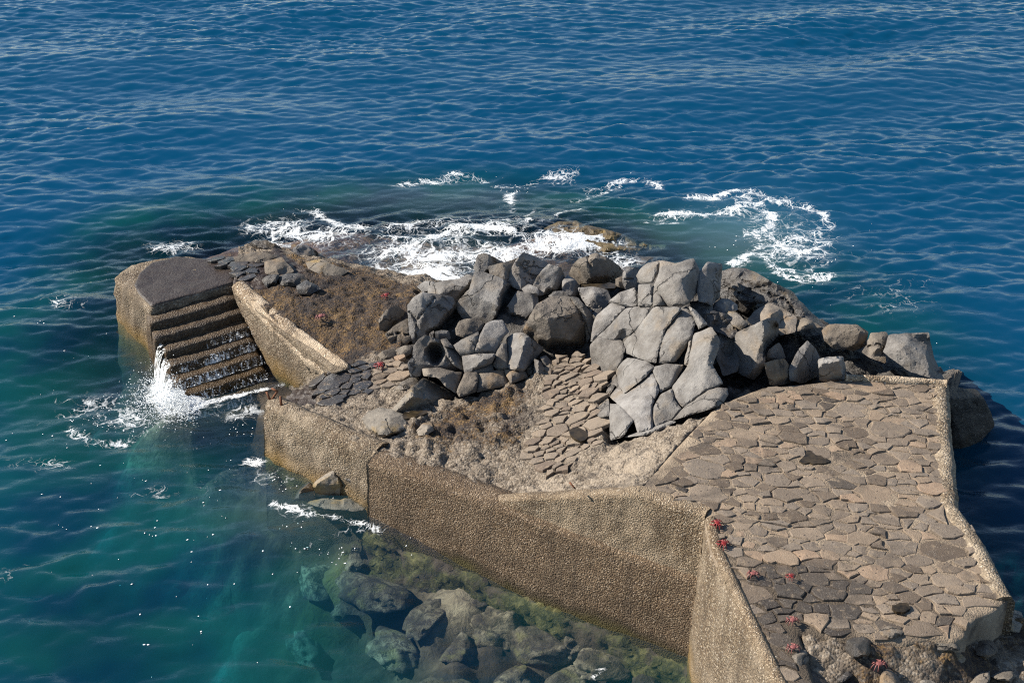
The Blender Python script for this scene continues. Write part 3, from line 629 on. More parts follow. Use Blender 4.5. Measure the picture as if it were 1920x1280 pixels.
wl0, wl1 = P(700, 862, .98), P(1312, 1082, 1.05)       # the line the long wall stands on
def wall_at(px, z): 
    t = (px - 700) / 612.; q = wl0 + (wl1 - wl0) * t; q[2] = z; return q
prof = [wall_at(938, 1.04), wall_at(1070, 1.45), wall_at(1200, 1.87), wall_at(1312, PLAT)]
g_edge = [P(500,752,.78), P(600,802,.9), P(692,842,.97), P(800,888,1.0), P(930,943,1.03)]
inn = np.array([.03, .04, 0])
gpoly = [p[:2] for p in g_edge] + [(p + inn)[:2] for p in prof[1:3]] + [P(*q)[:2] for q in [(1270,835,1.87),(1345,757,1.87),(1400,730,1.86),(1590,709,1.86),(1776,717,1.86),(1812,688,-.6),(1745,640,-.6),(1600,605,-.6),(1480,550,-.6),(1345,505,-.6),(1200,505,-.6),(1000,495,-.6),(900,500,-.6),(790,530,-.5),(680,497,-.5),(600,465,-.5),(480,452,-.4),(437,533,.93),(530,615,.94),(622,690,.90),(548,733,.34)]]
gv, gf, gz = height_mesh(gpoly, G, .035)
gq = np.c_[gv, np.zeros(len(gv))]; gX, gY = to_px(np.c_[gv, gz]); gpx = np.stack([gX, gY], 1)
def zone(poly, soft=14.): 
    d = seg_dist(gpx, poly); return np.where(inside(gpx, poly), 1, -1) * np.clip(d / soft, 0, 1) * .5 + .5
z_b = zone([(440,545),(520,470),(650,495),(790,535),(760,650),(640,688)]); z_rub = zone([(760,800),(880,730),(1000,690),(1015,740),(985,810),(960,860),(830,850)], 30)
z_patio = zone([(590,713),(657,678),(767,667),(765,703),(673,743),(613,763)]); z_path = zone([(1033,670),(1110,650),(1143,705),(1142,823),(1020,905),(972,862),(1015,740)]); z_ramp = zone([(1350,752),(1200,918),(925,955),(1020,905),(1145,828)], 20)
z_slip = zone([(500,745),(545,715),(600,705),(590,760)], 8); z_bd = zone([(400,480),(520,470),(560,510),(500,530),(437,535)])
rough_g = .035 * z_rub + .020 * z_b + .028 * (1 - np.maximum.reduce([z_b, z_rub, z_patio, z_path, z_ramp])) + .028 * z_ramp + .008
gz2 = gz + rough_g * (1.6 * fbm(gq * 3.1, 3) + 1.1 * fbm(gq * 11 + 4, 3)) - rough_g * 1.2 * (worley(gq * 7)[0] - .45)
gz2 = gz2 - .05 * z_slip
z_st = zone([(770,600),(800,540),(900,470),(1000,440),(1350,470),(1500,520),(1820,640),(1790,705),(1590,700),(1400,722),(1340,752),(1150,815),(1130,690),(1030,655),(1000,680),(850,735),(775,690)], 22)
gz2 = gz2 - z_st * (.30 + .25 * (worley(gq * 2.2)[0] - .4) + .10 * (worley(gq * 5 + 3)[0] - .4))
weed = np.clip(.95 * z_b + .68 * z_rub - .9 * z_ramp - .7 * z_path + .25 * fbm(gq * 1.3, 3), 0, 1); pale = np.clip(.45 * z_ramp + .2 + .3 * z_path - .5 * z_b - .35 * z_rub + .25 * fbm(gq * 1.7 + 9, 3), 0, 1); wet = np.clip(z_slip + z_bd * .8 + .5 * z_patio * (gX < 700) + .42 * z_b, 0, 1)
v3, f3 = skirt(np.c_[gv, gz2], gf, -1.4); ns = len(v3) - len(gv)
GROUND = link("rocky_ground", v3, f3, M['ground'], origin=(0, 18, 0), attrs={"weed": np.r_[weed, np.zeros(ns)], "pale": np.r_[pale, np.zeros(ns)], "wet": np.r_[wet, np.zeros(ns)], "stone": np.r_[z_st, np.ones(ns)]})
tag(GROUND, "rough brown concrete and weed covered ground between the rocks", "ground", kind="structure")

# ---------------------------------------------------------------- the long sea wall in its lifts
WALL = empty("sea_wall", tuple(P(900, 1000, 0.))); tag(WALL, "long brown pebbly concrete sea wall rising straight from the green shallows", "sea wall")
out_ = np.array([-.632, -.775, 0]) 
prism_wall("worn_wall_end", [P(493,759,.79), P(545,784,.88), P(610,813,.94), P(697,850,.98)], .34, -1.3, M['wall_old'], WALL, amp=.035, crown=.06, seed=1)
prism_wall("lower_lift", [wall_at(694, .97) + out_ * .07, wall_at(800, .99) + out_ * .05, wall_at(938, 1.03) + out_ * .075, wall_at(1120, 1.04) + out_ * .075, wall_at(1313, 1.05) + out_ * .075], .4, -1.3, M['wall'], WALL, amp=.012, seed=2)
prism_wall("upper_lift", [prof[0] + np.array([0, 0, -.04]), prof[1], prof[2], prof[3]], .22, .9, M['wall_light'], WALL, amp=.02, batter=.02, seed=3)
w2 = [P(1321,974,PLAT), P(1329,1026,PLAT), P(1363,1100,PLAT), P(1397,1173,PLAT), P(1447,1280,PLAT), P(1490,1370,PLAT)]
prism_wall("return_wall", [p + np.array([0, 0, -.05]) for p in w2], .3, -1.3, M['wall_old'], WALL, amp=.016, batter=.04, seed=4)
prism_wall("coping", [p + np.array([.02, 0, .012]) for p in w2], .13, PLAT - .1, M['wall_light'], WALL, amp=.012, batter=.0, seed=5)
foot = [wall_at(x, -.13) + out_ * (.05 + .17) for x in (690, 900, 1100, 1320)]
prism_wall("weedy_footing", foot, .3, -1.4, M['weed_green'], WALL, amp=.06, batter=.1, seed=6)
cw = np.array([P(1905,1122,PLAT), P(1880,1080,PLAT), P(1850,1020,PLAT), P(1800,950,PLAT), P(1790,850,PLAT), P(1779,718,PLAT)])
RW = empty("edge_wall", tuple(P(1800, 950, 0.))); tag(RW, "narrow pebbly concrete edge wall along the right side of the paved platform", "wall")
prism_wall("wall_top", cw, .24, -1.2, M['coping'], RW, amp=.016, batter=.05, seed=7)
prism_wall("white_kerb", [P(1586,709,PLAT+.05), P(1680,713,PLAT+.05), P(1776,719,PLAT+.05)], .10, PLAT-.3, M['white_edge'], RW, amp=.012, batter=0., seed=8)

# ---------------------------------------------------------------- the paved platform
def flat(z): return lambda xy: np.full(len(xy), z)
plat_px = [(1345,757),(1430,724),(1590,709),(1772,719),(1785,850),(1795,950),(1845,1022),(1876,1082),(1896,1118),(1885,1128),(1868,1143),(1833,1157),(1812,1180),(1815,1190),(1790,1200),(1741,1195),(1700,1203),(1560,1194),(1500,1186),(1512,1225),(1535,1300),(1500,1370),(1460,1280),(1397,1160),(1363,1090),(1332,1026),(1322,972)]
pp = [tuple(P(a, b, PLAT)[:2]) for a, b in plat_px] + [tuple((p + inn)[:2]) for p in (prof[3], prof[2])] + [tuple(P(1270, 835, PLAT)[:2])]
pv, pf, pz = height_mesh(pp, flat(PLAT), .04); pq = np.c_[pv, np.zeros(len(pv))]
pz = pz - .002 + .004 * fbm(pq * 2.2, 3) + .005 * fbm(pq * 9, 3) - .03 * np.exp(-seg_dist(pv, pp) / .04)
darkz = [(1345,1000),(1420,1030),(1500,1035),(1600,1065),(1650,1140),(1600,1200),(1540,1180),(1560,1300),(1440,1300),(1400,1120)]
damp = [[(1290,875),(1420,900),(1500,925),(1480,965),(1360,930)],[(1440,760),(1560,775),(1640,800),(1600,830),(1450,800)],[(1600,1010),(1700,1000),(1760,1040),(1660,1060)]]
PAVE = empty("paved_platform", tuple(P(1560, 950, PLAT))); tag(PAVE, "platform of irregular grey-brown crazy paving", "paving", kind="structure")
v3, f3 = skirt(np.c_[pv, pz], pf, .2); dxy = [tuple(P(a, b, PLAT)[:2]) for a, b in darkz]; stn = np.where(inside(pv, dxy), 1., -1.) * np.clip(seg_dist(pv, dxy) / .35, 0, 1) * .5 + .5
link("mortar_bed", v3, f3, M['mortar'], PAVE, attrs={'stain': np.r_[stn, np.full(len(v3) - len(pv), .3)]})
cells = voronoi_cells(pp, .245, 16000, (1.0, 1.35), 5, R(-12)); cnt = 0
hole = [[(1512,848),(1560,842),(1600,862),(1562,872),(1500,868)], [(1518,1008),(1560,1005),(1555,1022),(1515,1020)]]
for i, c in enumerate(cells):
    q = inset(c, random.uniform(.004, .017))
    if not q or area(q) < .006: continue
    A = np.array(q)
    if seg_dist(A.mean(0)[None], pp)[0] < .05 or not inside(A.mean(0)[None], pp)[0]: continue
    A = A[inside(A, pp)] if inside(A, pp).sum() >= 3 else A
    x, y = to_px(np.append(A.mean(0), PLAT)); c2 = np.array([[x, y]])
    if x > 2000 or y > 1340 or any(inside(c2, hl)[0] for hl in hole): continue
    dk2 = any(inside(c2, zz_)[0] for zz_ in damp); dk = (dk2 and random.random() < .45) or random.random() < .92 * np.clip(seg_dist(c2, darkz)[0] / 45, 0, 1) if inside(c2, darkz)[0] else random.random() < .03
    paver(A, flat(PLAT), M['paver_dark'] if dk else M['paver'], PAVE, random.choice([.003, .005, .007, .010, .020]), i, .011); cnt += 1
print("platform stones", cnt)
def patch(name, label, px, rad, mat, zf, seed, aniso, rot, th=(.02, .04), joint=(.01, .022), pick=None):
    poly = [tuple(hit(a, b)[:2]) for a, b in px]; root = empty(name, tuple(hit(*np.mean(px, 0)))); tag(root, label, "paving", kind="structure"); k = 0
    for i, c in enumerate(voronoi_cells(poly, rad, 6000, aniso, seed, rot)):
        q = inset(c, random.uniform(*joint))
        if not q or area(q) < .004: continue
        A = np.array(q)
        if not inside(A.mean(0)[None], poly)[0]: continue
        m = mat
        if pick: m = pick(to_px(np.append(A.mean(0), zf(A.mean(0)[None])[0])), mat)
        paver(A, zf, m, root, random.uniform(*th), i + seed * 100, .02); k += 1
    print(name, k); return root
patch("paved_path", "strip of small brown paving stones climbing between the boulders and the rubble", [(1040,672),(1108,655),(1112,695),(1140,708),(1120,765),(1140,790),(1140,820),(1092,860),(1022,902),(978,862),(1003,800),(1012,745)], .215, M['paver_path'], G, 21, (1, 1.2), R(20))
patch("paved_landing_court", "small court of dark wet paving stones beside the sloping concrete wall", [(632,688),(657,680),(705,678),(737,671),(766,668),(764,702),(735,728),(672,742),(615,762),(583,730),(595,712)], .25, M['paver_wet'], G, 31, (1, 1.25), R(10), (.015, .03), (.008, .016), lambda p, m: M['paver_wet'] if p[0] < 706 - (p[1] - 700) * .3 else M['paver'])
patch("wet_stone_paving", "dark wet paving beside the landing at the head of the steps", [(398,487),(430,482),(495,486),(490,522),(446,528)], .38, M['paver_wet'], G, 41, (1, 1.2), 0., (.02, .035), (.008, .016))

# ---------------------------------------------------------------- landing and steps
def solid(name, poly, zf, zbot, mat, parent, step=.05, rnd=.03, amp=.02, rows=.09, seed=1, topmat=None, batter=.04, attrs=None):
    v, f, z = height_mesh(poly, zf, step); q = np.c_[v, np.full(len(v), seed * 2.)]; e = seg_dist(v, poly)
    z = z - rnd * np.exp(-e / .035) + amp * .6 * fbm(q * 5, 4); v3 = np.c_[v, z]; L = bloop(f, len(v)); k = len(L); lp = v[L]
    tg = np.roll(lp, -1, 0) - np.roll(lp, 1, 0); tg /= np.linalg.norm(tg, axis=1)[:, None] + 1e-9; nr = np.stack([tg[:, 1], -tg[:, 0]], 1)
    V = [v3]; fs = [tuple(t) for t in f]; prev = list(L); off = len(v3); h0 = z[L]; m = max(2, int((h0.max() - zbot) / rows))
    for j in range(1, m + 1):
        zz_ = h0 + (zbot - h0) * j / m; pq_ = np.c_[lp, zz_] + seed; d = amp * 1.3 * (fbm(pq_ * 3, 4) + .4 * fbm(pq_ * 11, 2)) + batter * (h0 - zz_) + .012
        V.append(np.c_[lp + nr * d[:, None], zz_]); cur = [off + a for a in range(k)]; off += k
        fs += [(prev[(a + 1) % k], prev[a], cur[a], cur[(a + 1) % k]) for a in range(k)]; prev = cur
    A = np.concatenate(V)
    return link(name, A, fs, mat, parent, attrs={kk: np.r_[vv(v3), np.zeros(len(A) - len(v3))] for kk, vv in (attrs or {}).items()})
LZ = .90; E0, E1 = P(283, 574, LZ), P(438, 531, LZ); hs_ = .136; L7 = P(349, 772, LZ - 7 * hs_); sv = (L7 - E0) / 7
STAIR = empty("landing_steps", tuple(P(340, 640, 0.))); tag(STAIR, "worn concrete steps running down into the sea from a dark landing", "steps")
lp_ = [(214,518),(228,504),(246,493),(290,483),(330,477),(362,479),(392,483),(440,487),(442,529)]
land = [tuple(P(a, b, LZ)[:2]) for a, b in lp_] + [tuple(E1[:2]), tuple(((E0 + E1) / 2)[:2]), tuple(E0[:2]), tuple(P(258, 553, LZ)[:2]), tuple(P(236, 538, LZ)[:2])]
solid("landing_block", land, flat(LZ - .02), -1.2, M['wall_old'], STAIR, rnd=.025, amp=.045, seed=3, batter=.05)
dk = [tuple(P(a, b, LZ)[:2]) for a, b in [(252,534),(262,511),(285,492),(330,481),(393,486),(439,489),(440,528),(360,551),(284,572),(260,549)]]
solid("landing_slab", dk, flat(LZ + .005), LZ - .06, M['ground'], STAIR, .04, .008, .014, .05, 4, attrs={"wet": lambda v: np.full(len(v), .95), "weed": lambda v: .35 + .5 * fbm(v * 1.5, 3)})
for k in range(1, 9):
    a, b = E0 + sv * (k - 1.35), E1 + sv * (k - 1.35); c, d = E1 + sv * k, E0 + sv * k; w_ = (d - c) * .0
    if k <= 2: a, d = a - (E1 - E0) * .06, d - (E1 - E0) * .07
    bow = sv * .12; poly = [a[:2], d[:2], (d * .75 + c * .25 + bow * .5)[:2], ((c + d) / 2 + bow)[:2], (d * .25 + c * .75 + bow * .5)[:2], c[:2], b[:2]]
    solid("step", [tuple(p) for p in poly], flat(LZ - k * hs_), -1.2 - .004 * k, M['step'], STAIR, .045, .03, .022, .07, 10 + k, batter=.02)
# sloping wall beside the steps: a revetment face under a pale worn edge
tp = [P(437, 536, .97), P(480, 574, .97), P(530, 616, .97), P(580, 654, .96), P(632, 692, .93)]; bt = [P(441, 563, .74), P(463, 610, .50), P(490, 662, .2), P(524, 722, -.15), P(552, 736, -.12)]
CH = empty("revetment", tuple(P(540, 650, .4))); tag(CH, "sloping concrete revetment with a pale worn edge beside the steps", "retaining wall")
def loft(name, rowsA, rowsB, n, m, mat, parent, amp, seed, bulge=0.):
    A, B = np.array(rowsA), np.array(rowsB); s = np.linspace(0, 1, len(A)); u = np.linspace(0, 1, n); a = np.stack([np.interp(u, s, A[:, i]) for i in range(3)], 1); b = np.stack([np.interp(u, s, B[:, i]) for i in range(3)], 1)
    t = np.linspace(0, 1, m)[:, None, None]; V = a[None] * (1 - t) + b[None] * t
    nrm = np.cross(V[0, -1] - V[0, 0], V[-1, 0] - V[0, 0]); nrm /= np.linalg.norm(nrm); nrm *= -1 if nrm[2] < 0 else 1
    d = amp * (fbm(V * 3 + seed, 4) + .5 * fbm(V * 12 + seed, 3)) + bulge * np.sin(np.pi * np.linspace(0, 1, m))[:, None]; V = V + nrm * d[..., None]
    bk = V - nrm * .25; al = np.concatenate([V.reshape(-1, 3), bk.reshape(-1, 3)]); i = np.arange(n * m).reshape(m, n); o = n * m
    f = [tuple(x) for x in np.stack([i[:-1, :-1], i[1:, :-1], i[1:, 1:], i[:-1, 1:]], -1).reshape(-1, 4)]; f += [tuple(x + o for x in t_[::-1]) for t_ in f]
    br = np.concatenate([i[0], i[1:, -1], i[-1, -2::-1], i[-2:0, 0]]); kk = len(br); f += [(br[x], br[(x + 1) % kk], br[(x + 1) % kk] + o, br[x] + o) for x in range(kk)]
    return link(name, al, f, mat, parent)
loft("slope_face", [p + np.array([-.0, -.02, -.05]) for p in tp], bt, 60, 26, M['wall_old'], CH, .02, 2.)
ed = [p + np.array([.16, .12, .0]) for p in tp]; lo_ = [p * .78 + q * .22 for p, q in zip(tp, bt)]
loft("worn_edge", [p + np.array([0, 0, .02]) for p in ed], [p + np.array([-.02, -.02, .03]) for p in lo_], 60, 10, M['white_edge'], CH, .03, 5., .05)
# water pouring off the treads
def fall(name, p0, p1, drop, out, dens, parent=None, n=40, m=7):
    u = np.linspace(0, 1, n); top = p0[None] * (1 - u[:, None]) + p1[None] * u[:, None]; V = []; A = []
    for j in range(m):
        t = j / (m - 1); wob = .03 * perlin(np.c_[top[:, :2] * 9, np.full(n, t * 2)]); q = top + out[None] * (t ** .6)[None] if False else top + out[None] * (t ** .55) + (out / np.linalg.norm(out))[None] * (wob * t)[:, None]; q[:, 2] = top[:, 2] - drop * t ** 1.5 + .012
        V.append(q); A.append(dens * (.55 + .45 * t) * (.75 + .6 * perlin(np.c_[top[:, :2] * 3.1, np.full(n, 4.)])))
    V = np.array(V).reshape(-1, 3); th = V + out[None] / np.linalg.norm(out) * -.012; i = np.arange(n * m).reshape(m, n); f = np.stack([i[:-1, :-1], i[1:, :-1], i[1:, 1:], i[:-1, 1:]], -1).reshape(-1, 4)
    return V, f, np.array(A).ravel()
so = np.array([sv[0], sv[1], 0]); so /= np.linalg.norm(so); ex = (E1 - E0); FV, FF, FA, o = [], [], [], 0
for k, d0, a0 in ((3, .42, .45), (4, .62, .1), (5, .62, .0), (6, .55, .0), (7, .6, 0.)):
    p0, p1 = E0 + sv * (k + .10), E1 + sv * (k + .10); V, f, A = fall("", p0 + ex * a0, p1, hs_ * .95, so * .07, d0); FV.append(V); FF.append(f + o); FA.append(A); o += len(V)
for k in (4, 5, 6, 7):                            # thin sheets sliding over the treads
    V, f, A = fall("", E0 + sv * (k - .9) + ex * (.05 if k > 4 else .5), E1 + sv * (k - .9), .004, so * np.linalg.norm(sv[:2]) * .95, .30); V[:, 2] -= .0 + hs_ * .1; FV.append(V); FF.append(f + o); FA.append(A); o += len(V)
lo3 = -ex / np.linalg.norm(ex); lo3[2] = 0                      # off the open left ends of the lower steps
for k in (3, 4, 5, 6): 
    p0, p1 = E0 + sv * (k - 1) , E0 + sv * (k + .1); V, f, A = fall("", p0 - np.array([0, 0, hs_]), p1, LZ - k * hs_ + .1, lo3 * .22 + so * .10, .95, n=40, m=12); FV.append(V); FF.append(f + o); FA.append(A); o += len(V)
FALL = link("falling_water", np.concatenate(FV), np.concatenate(FF), M['fall'], attrs={"dens": np.concatenate(FA)}); tag(FALL, "white water streaming off the lower steps into the sea", "water", kind="stuff")
# spray and floating flecks of foam
def specks(name, pts, rad, label, flatz):
    V, Fc = [], []; rg = np.random.default_rng(len(pts)); oc = np.array([(1, 0, 0), (.3, .95, 0), (-.8, .6, 0), (-.8, -.6, 0), (.3, -.95, 0), (0, 0, 1), (0, 0, -1)], float)
    for p in pts:
        r = rad * rg.uniform(.6, 1.6) ** 1.6; s = oc * r * np.array([rg.uniform(.8, 2.0) if flatz < 1 else 1, 1, flatz]); a = rg.uniform(0, 6.3) * .3; c_, s_ = math.cos(a), math.sin(a); s = s @ np.array([[c_, s_, 0], [-s_, c_, 0], [0, 0, 1]]); b = len(V) * 7
        V.append(s + p); Fc += [(b + i, b + (i + 1) % 5, b + 5) for i in range(5)] + [(b + (i + 1) % 5, b + i, b + 6) for i in range(5)]
    o = link(name, np.concatenate(V), np.array(Fc), M['foam'], smooth=False); tag(o, label, "foam", kind="stuff"); return o
rg = np.random.default_rng(21); cl = []
dens_f = [(300, 980, 330, 240, 330), (500, 900, 140, 60, 150), (180, 780, 180, 70, 200), (650, 1040, 120, 50, 110), (1480, 470, 150, 70, 220), (120, 600, 90, 60, 60), (1640, 640, 130, 60, 110), (1740, 760, 60, 60, 30), (620, 1020, 90, 40, 60), (1000, 345, 240, 22, 150), (520, 410, 70, 25, 60), (430, 800, 70, 40, 60)]
for cx, cy, rx, ry, n_ in dens_f:
    c = np.stack([cx + rx * rg.normal(0, .55, n_), cy + ry * rg.normal(0, .55, n_)], 1); k_ = perlin(np.c_[c * np.array([.012, .035]), np.zeros(n_)]) > .16; c = c[k_]; cl.append(P(c[:, 0], c[:, 1], 0.))
cl = np.concatenate(cl); cl[:, 2] = sea_z(cl[:, :2]) + .004
specks("foam_flecks", cl, .0068, "small white flecks of foam floating on the green-blue water", .3)
b0 = E0 + sv * 5; sprp = []
for _ in range(6500):
    g1 = rg.gamma(1.7, .16); q = b0 + lo3 * (g1 - .08) + so * rg.normal(.08, .36); q[2] = rg.exponential(.055) * math.exp(-g1 * 1.2) * 1.3 + .01; sprp.append(q)
specks("sea_spray", np.array(sprp), .0052, "burst of white spray at the foot of the steps", 1)

# ================================================================ BOULDERS
SPP = .0075                                         # metres per pixel out on the mole
def place_shell(o, low=None, z=None, lean=.9, yaw=0., fwd=.05, f=None):
    o = np.array([p[:2] for p in o], float); i = o[:, 1].argmax(); lx, ly = o[i] if low is None else low
    D0 = (hit(lx, ly, f) if z is None else P(lx, ly, z))[1] - fwd; cx = o[:, 0].mean()
    return lambda x, y: D0 + lean * (ly - y) * SPP + yaw * (x - cx) * SPP
ROCKN = [0]
def boulder(label, K, outline, inner=(), mat='rock', group=None, name='boulder', cat='boulder', parent=None, cracks=(), place=None, z=None, lean=.9, yaw=0., fwd=.05, low=None, **kw):
    o = K(outline); inn_ = K(inner); ck = [K(c) for c in cracks]; ROCKN[0] += 1
    low = K([low])[0] if low else None
    df = place or place_shell(o, low, z, lean, yaw, fwd)
    kw.setdefault('seed', ROCKN[0]); kw.setdefault('step', 3.4)
    if lean > 1.15: kw.setdefault('cut', .02)
    v, f = shell(o, df, inn_, ck, **kw); ob = link(name, v, f, M[mat], parent, origin=(v[:, 0].mean(), v[:, 1].mean(), v[:, 2].min()) if parent is None else None, sharp=26)
    if parent is None: tag(ob, label, cat, group)
    return ob
GL, GR, GB = "boulders heaped at the back of the rubble", "broken rocks behind the paved platform", "rocks at the foot of the sea wall"
B = boulder
# back row of the left heap, far ones first
B("dark wedge of rock standing up at the far left of the crest, foam behind it", K2, [(628,190),(650,115),(690,108),(722,125,.1),(792,155,.35),(760,190,.35),(718,225,.2),(640,212)], [(700,150,-.12)], group=GL, z=1.65)
B("slim upright slab leaning against the tall peaked boulder of the crest", K2, [(712,178),(800,160),(868,132),(872,160),(832,225,.1),(800,258),(720,235)], [(790,190,-.1)], 'rock', GL, z=1.6)
B("tall peaked boulder on the crest crossed by a straight crack", K2, [(868,140),(905,102),(975,128),(1045,165),(1012,225),(975,268,.1),(905,318),(850,290),(808,248)], [(905,190,-.16),(1000,180,.02)], 'rock', GL, z=1.45, cracks=[[(868,165),(945,222),(970,250)],[(960,150),(945,220)]])
B("blunt boulder with a flat shadowed foot right of the peaked one", K2, [(1045,168),(1115,190),(1132,242,.1),(1118,292,.18),(1040,330,.2),(990,340,.1),(958,292),(985,235)], [(1040,230,-.15),(1100,285,-.08),(1010,318,-.05)], 'rock', GL, z=1.45, lean=.7)
B("broad cracked boulder with white streak on the crest before the white wash", K2, [(1163,222),(1185,170),(1218,140),(1312,106),(1385,140),(1440,178,.15),(1460,208,.3),(1425,250,.3),(1360,268,.15),(1200,272),(1172,250)], [(1200,205,-.14),(1300,190,-.22),(1385,185,-.08),(1400,230,0)], 'rock_warm', GL, z=1.5, lean=.7, cracks=[[(1272,112),(1268,150),(1280,185)]])
B("small block wedged on the crest beside the broad cracked boulder", K2, [(1465,262),(1468,215),(1488,184),(1552,190),(1545,240),(1530,300),(1478,305)], [(1505,225,-.1)], 'rock', GL, z=1.7, cracks=[[(1475,258),(1540,245)]])
B("small leaning stone wedged under the crest block", K2, [(1425,250),(1462,232),(1472,300),(1425,285)], [(1452,262,-.06)], 'rock_warm', GL, z=1.6)
B("narrow boulder standing between the blunt one and the wedge shaped slab", K2, [(1125,262),(1150,232),(1185,250),(1218,292,.1),(1212,330,.1),(1178,352),(1128,318)], [(1160,285,-.12)], 'rock', GL, z=1.45)
B("flat tilted slab lying below the broad cracked boulder", K2, [(1212,300),(1290,296),(1375,312),(1392,365),(1352,420),(1312,458),(1270,410),(1238,362)], [(1300,340,-.1)], 'rock', GL, z=1.45, lean=1.3, cracks=[[(1215,330),(1262,400),(1300,440)]])
B("tilted brown boulder at the back beside the foam, dark on its right", K2, [(368,292),(450,262),(545,252),(590,225),(618,240,.1),(616,300,.25),(565,350,.2),(522,375,.1),(432,342),(370,325)], [(520,290,-.16),(570,290,0)], 'rock', GL, z=1.25)
B("tall boulder with a scooped face and a deep shadow on its right side", K2, [(530,392),(562,350),(602,310),(618,250),(632,208),(690,215),(762,242),(820,275,.2),(862,312,.55),(822,385,.6),(782,450,.5),(770,482,.35),(700,498,.1),(655,470),(565,472),(540,430)], [(690,330,-.3),(740,300,-.28),(640,385,-.28),(735,420,-.2),(660,440,-.05),(600,430,-.2)], 'rock', GL, lean=.75, z=1.25, thick=.6)
B("rounded boulder with a dark hollow beneath, beside the egg shaped one", K2, [(790,442,.2),(832,380),(872,320),(930,330),(982,345),(985,392),(945,430),(912,470),(888,492,.3),(845,492,.4),(800,485,.35)], [(880,390,-.2),(900,440,-.12),(840,440,0)], 'rock', GL, z=1.2, lean=.7)
B("small rounded stone resting on top of the gap between two boulders", K2, [(898,305),(935,280),(980,300),(990,335),(930,345)], [(940,312,-.08)], 'rock', GL, z=1.45)
B("low domed stone capping the egg shaped boulder", K2, [(1050,345),(1075,322),(1130,320),(1170,350),(1120,362),(1070,360)], [(1110,338,-.08)], 'rock', GL, z=1.5)
B("egg shaped boulder with a flat dark overhang beneath, in the middle of the heap", K2, [(905,540,.15),(938,470),(982,392),(1060,350),(1165,352),(1202,390),(1240,440),(1262,520),(1258,598,.15),(1222,640,.42),(1150,652,.45),(1062,652,.42),(1030,640,.2),(960,595,.2)], [(992,470,-.08),(1055,556,-.16),(1160,552,-.2),(1248,560,-.08),(1120,430,-.28),(1200,470,-.15),(1070,400,-.15)], 'rock_warm', GL, lean=.55, thick=.7, cracks=[[(1180,370),(1225,430),(1250,520)]])
B("curved slice of rock split off the right flank of the egg shaped boulder", K2, [(1170,350),(1205,355),(1245,400),(1282,440),(1300,480),(1282,560),(1262,606,.1),(1255,520),(1236,440),(1200,390)], [(1258,470,-.1)], 'rock', GL, lean=.6)
B("big split boulder at the left end of the heap, black shadow on its lower right", K2, [(255,398),(290,355),(332,325),(420,338),(500,352),(522,385,.2),(528,480,.55),(475,538,.5),(388,545,.25),(350,575,.1),(290,612),(270,588),(260,480)], [(330,400,-.12),(405,440,-.26),(500,380,-.1),(372,495,-.25),(330,530,-.1)], 'rock', GL, lean=.6, thick=.6, cracks=[[(262,440),(300,480),(312,540),(298,600)],[(300,480),(345,430),(400,350)]])
B("small dark angular rock lying left of the split boulder", K2, [(94,482),(130,430),(190,400),(225,425,.1),(258,462,.25),(220,490,.2),(170,502,.1),(165,542,.1),(102,547)], [(150,455,-.14),(195,420,-.1),(110,500,-.08)], 'rock_warm', GL)
B("low stepped rock tucked against the left foot of the split boulder", K2, [(128,562),(175,520),(252,472),(268,520),(272,590),(235,622),(168,622)], [(190,545,-.12),(245,520,-.08)], 'rock_warm', GL, cracks=[[(140,565),(200,548),(262,560)],[(200,552),(188,600)]])
B("long kerb like stone edging the small paved court, left of two", K2, [(80,682),(120,655),(180,640),(188,682),(150,695),(92,706)], [(130,668,-.06)], 'rock_warm', GL)
B("squarish kerb stone edging the small paved court, right of two", K2, [(184,652),(230,628),(286,620),(282,662),(240,682),(200,684)], [(235,648,-.07)], 'rock_warm', GL)
B("pale pebble shaped stone above the pool of yellow water", K2, [(522,530),(545,492),(585,476),(642,474),(682,496),(660,530),(618,560),(572,577),(530,560)], [(600,515,-.12)], 'rock_warm', GL, z=1.12)
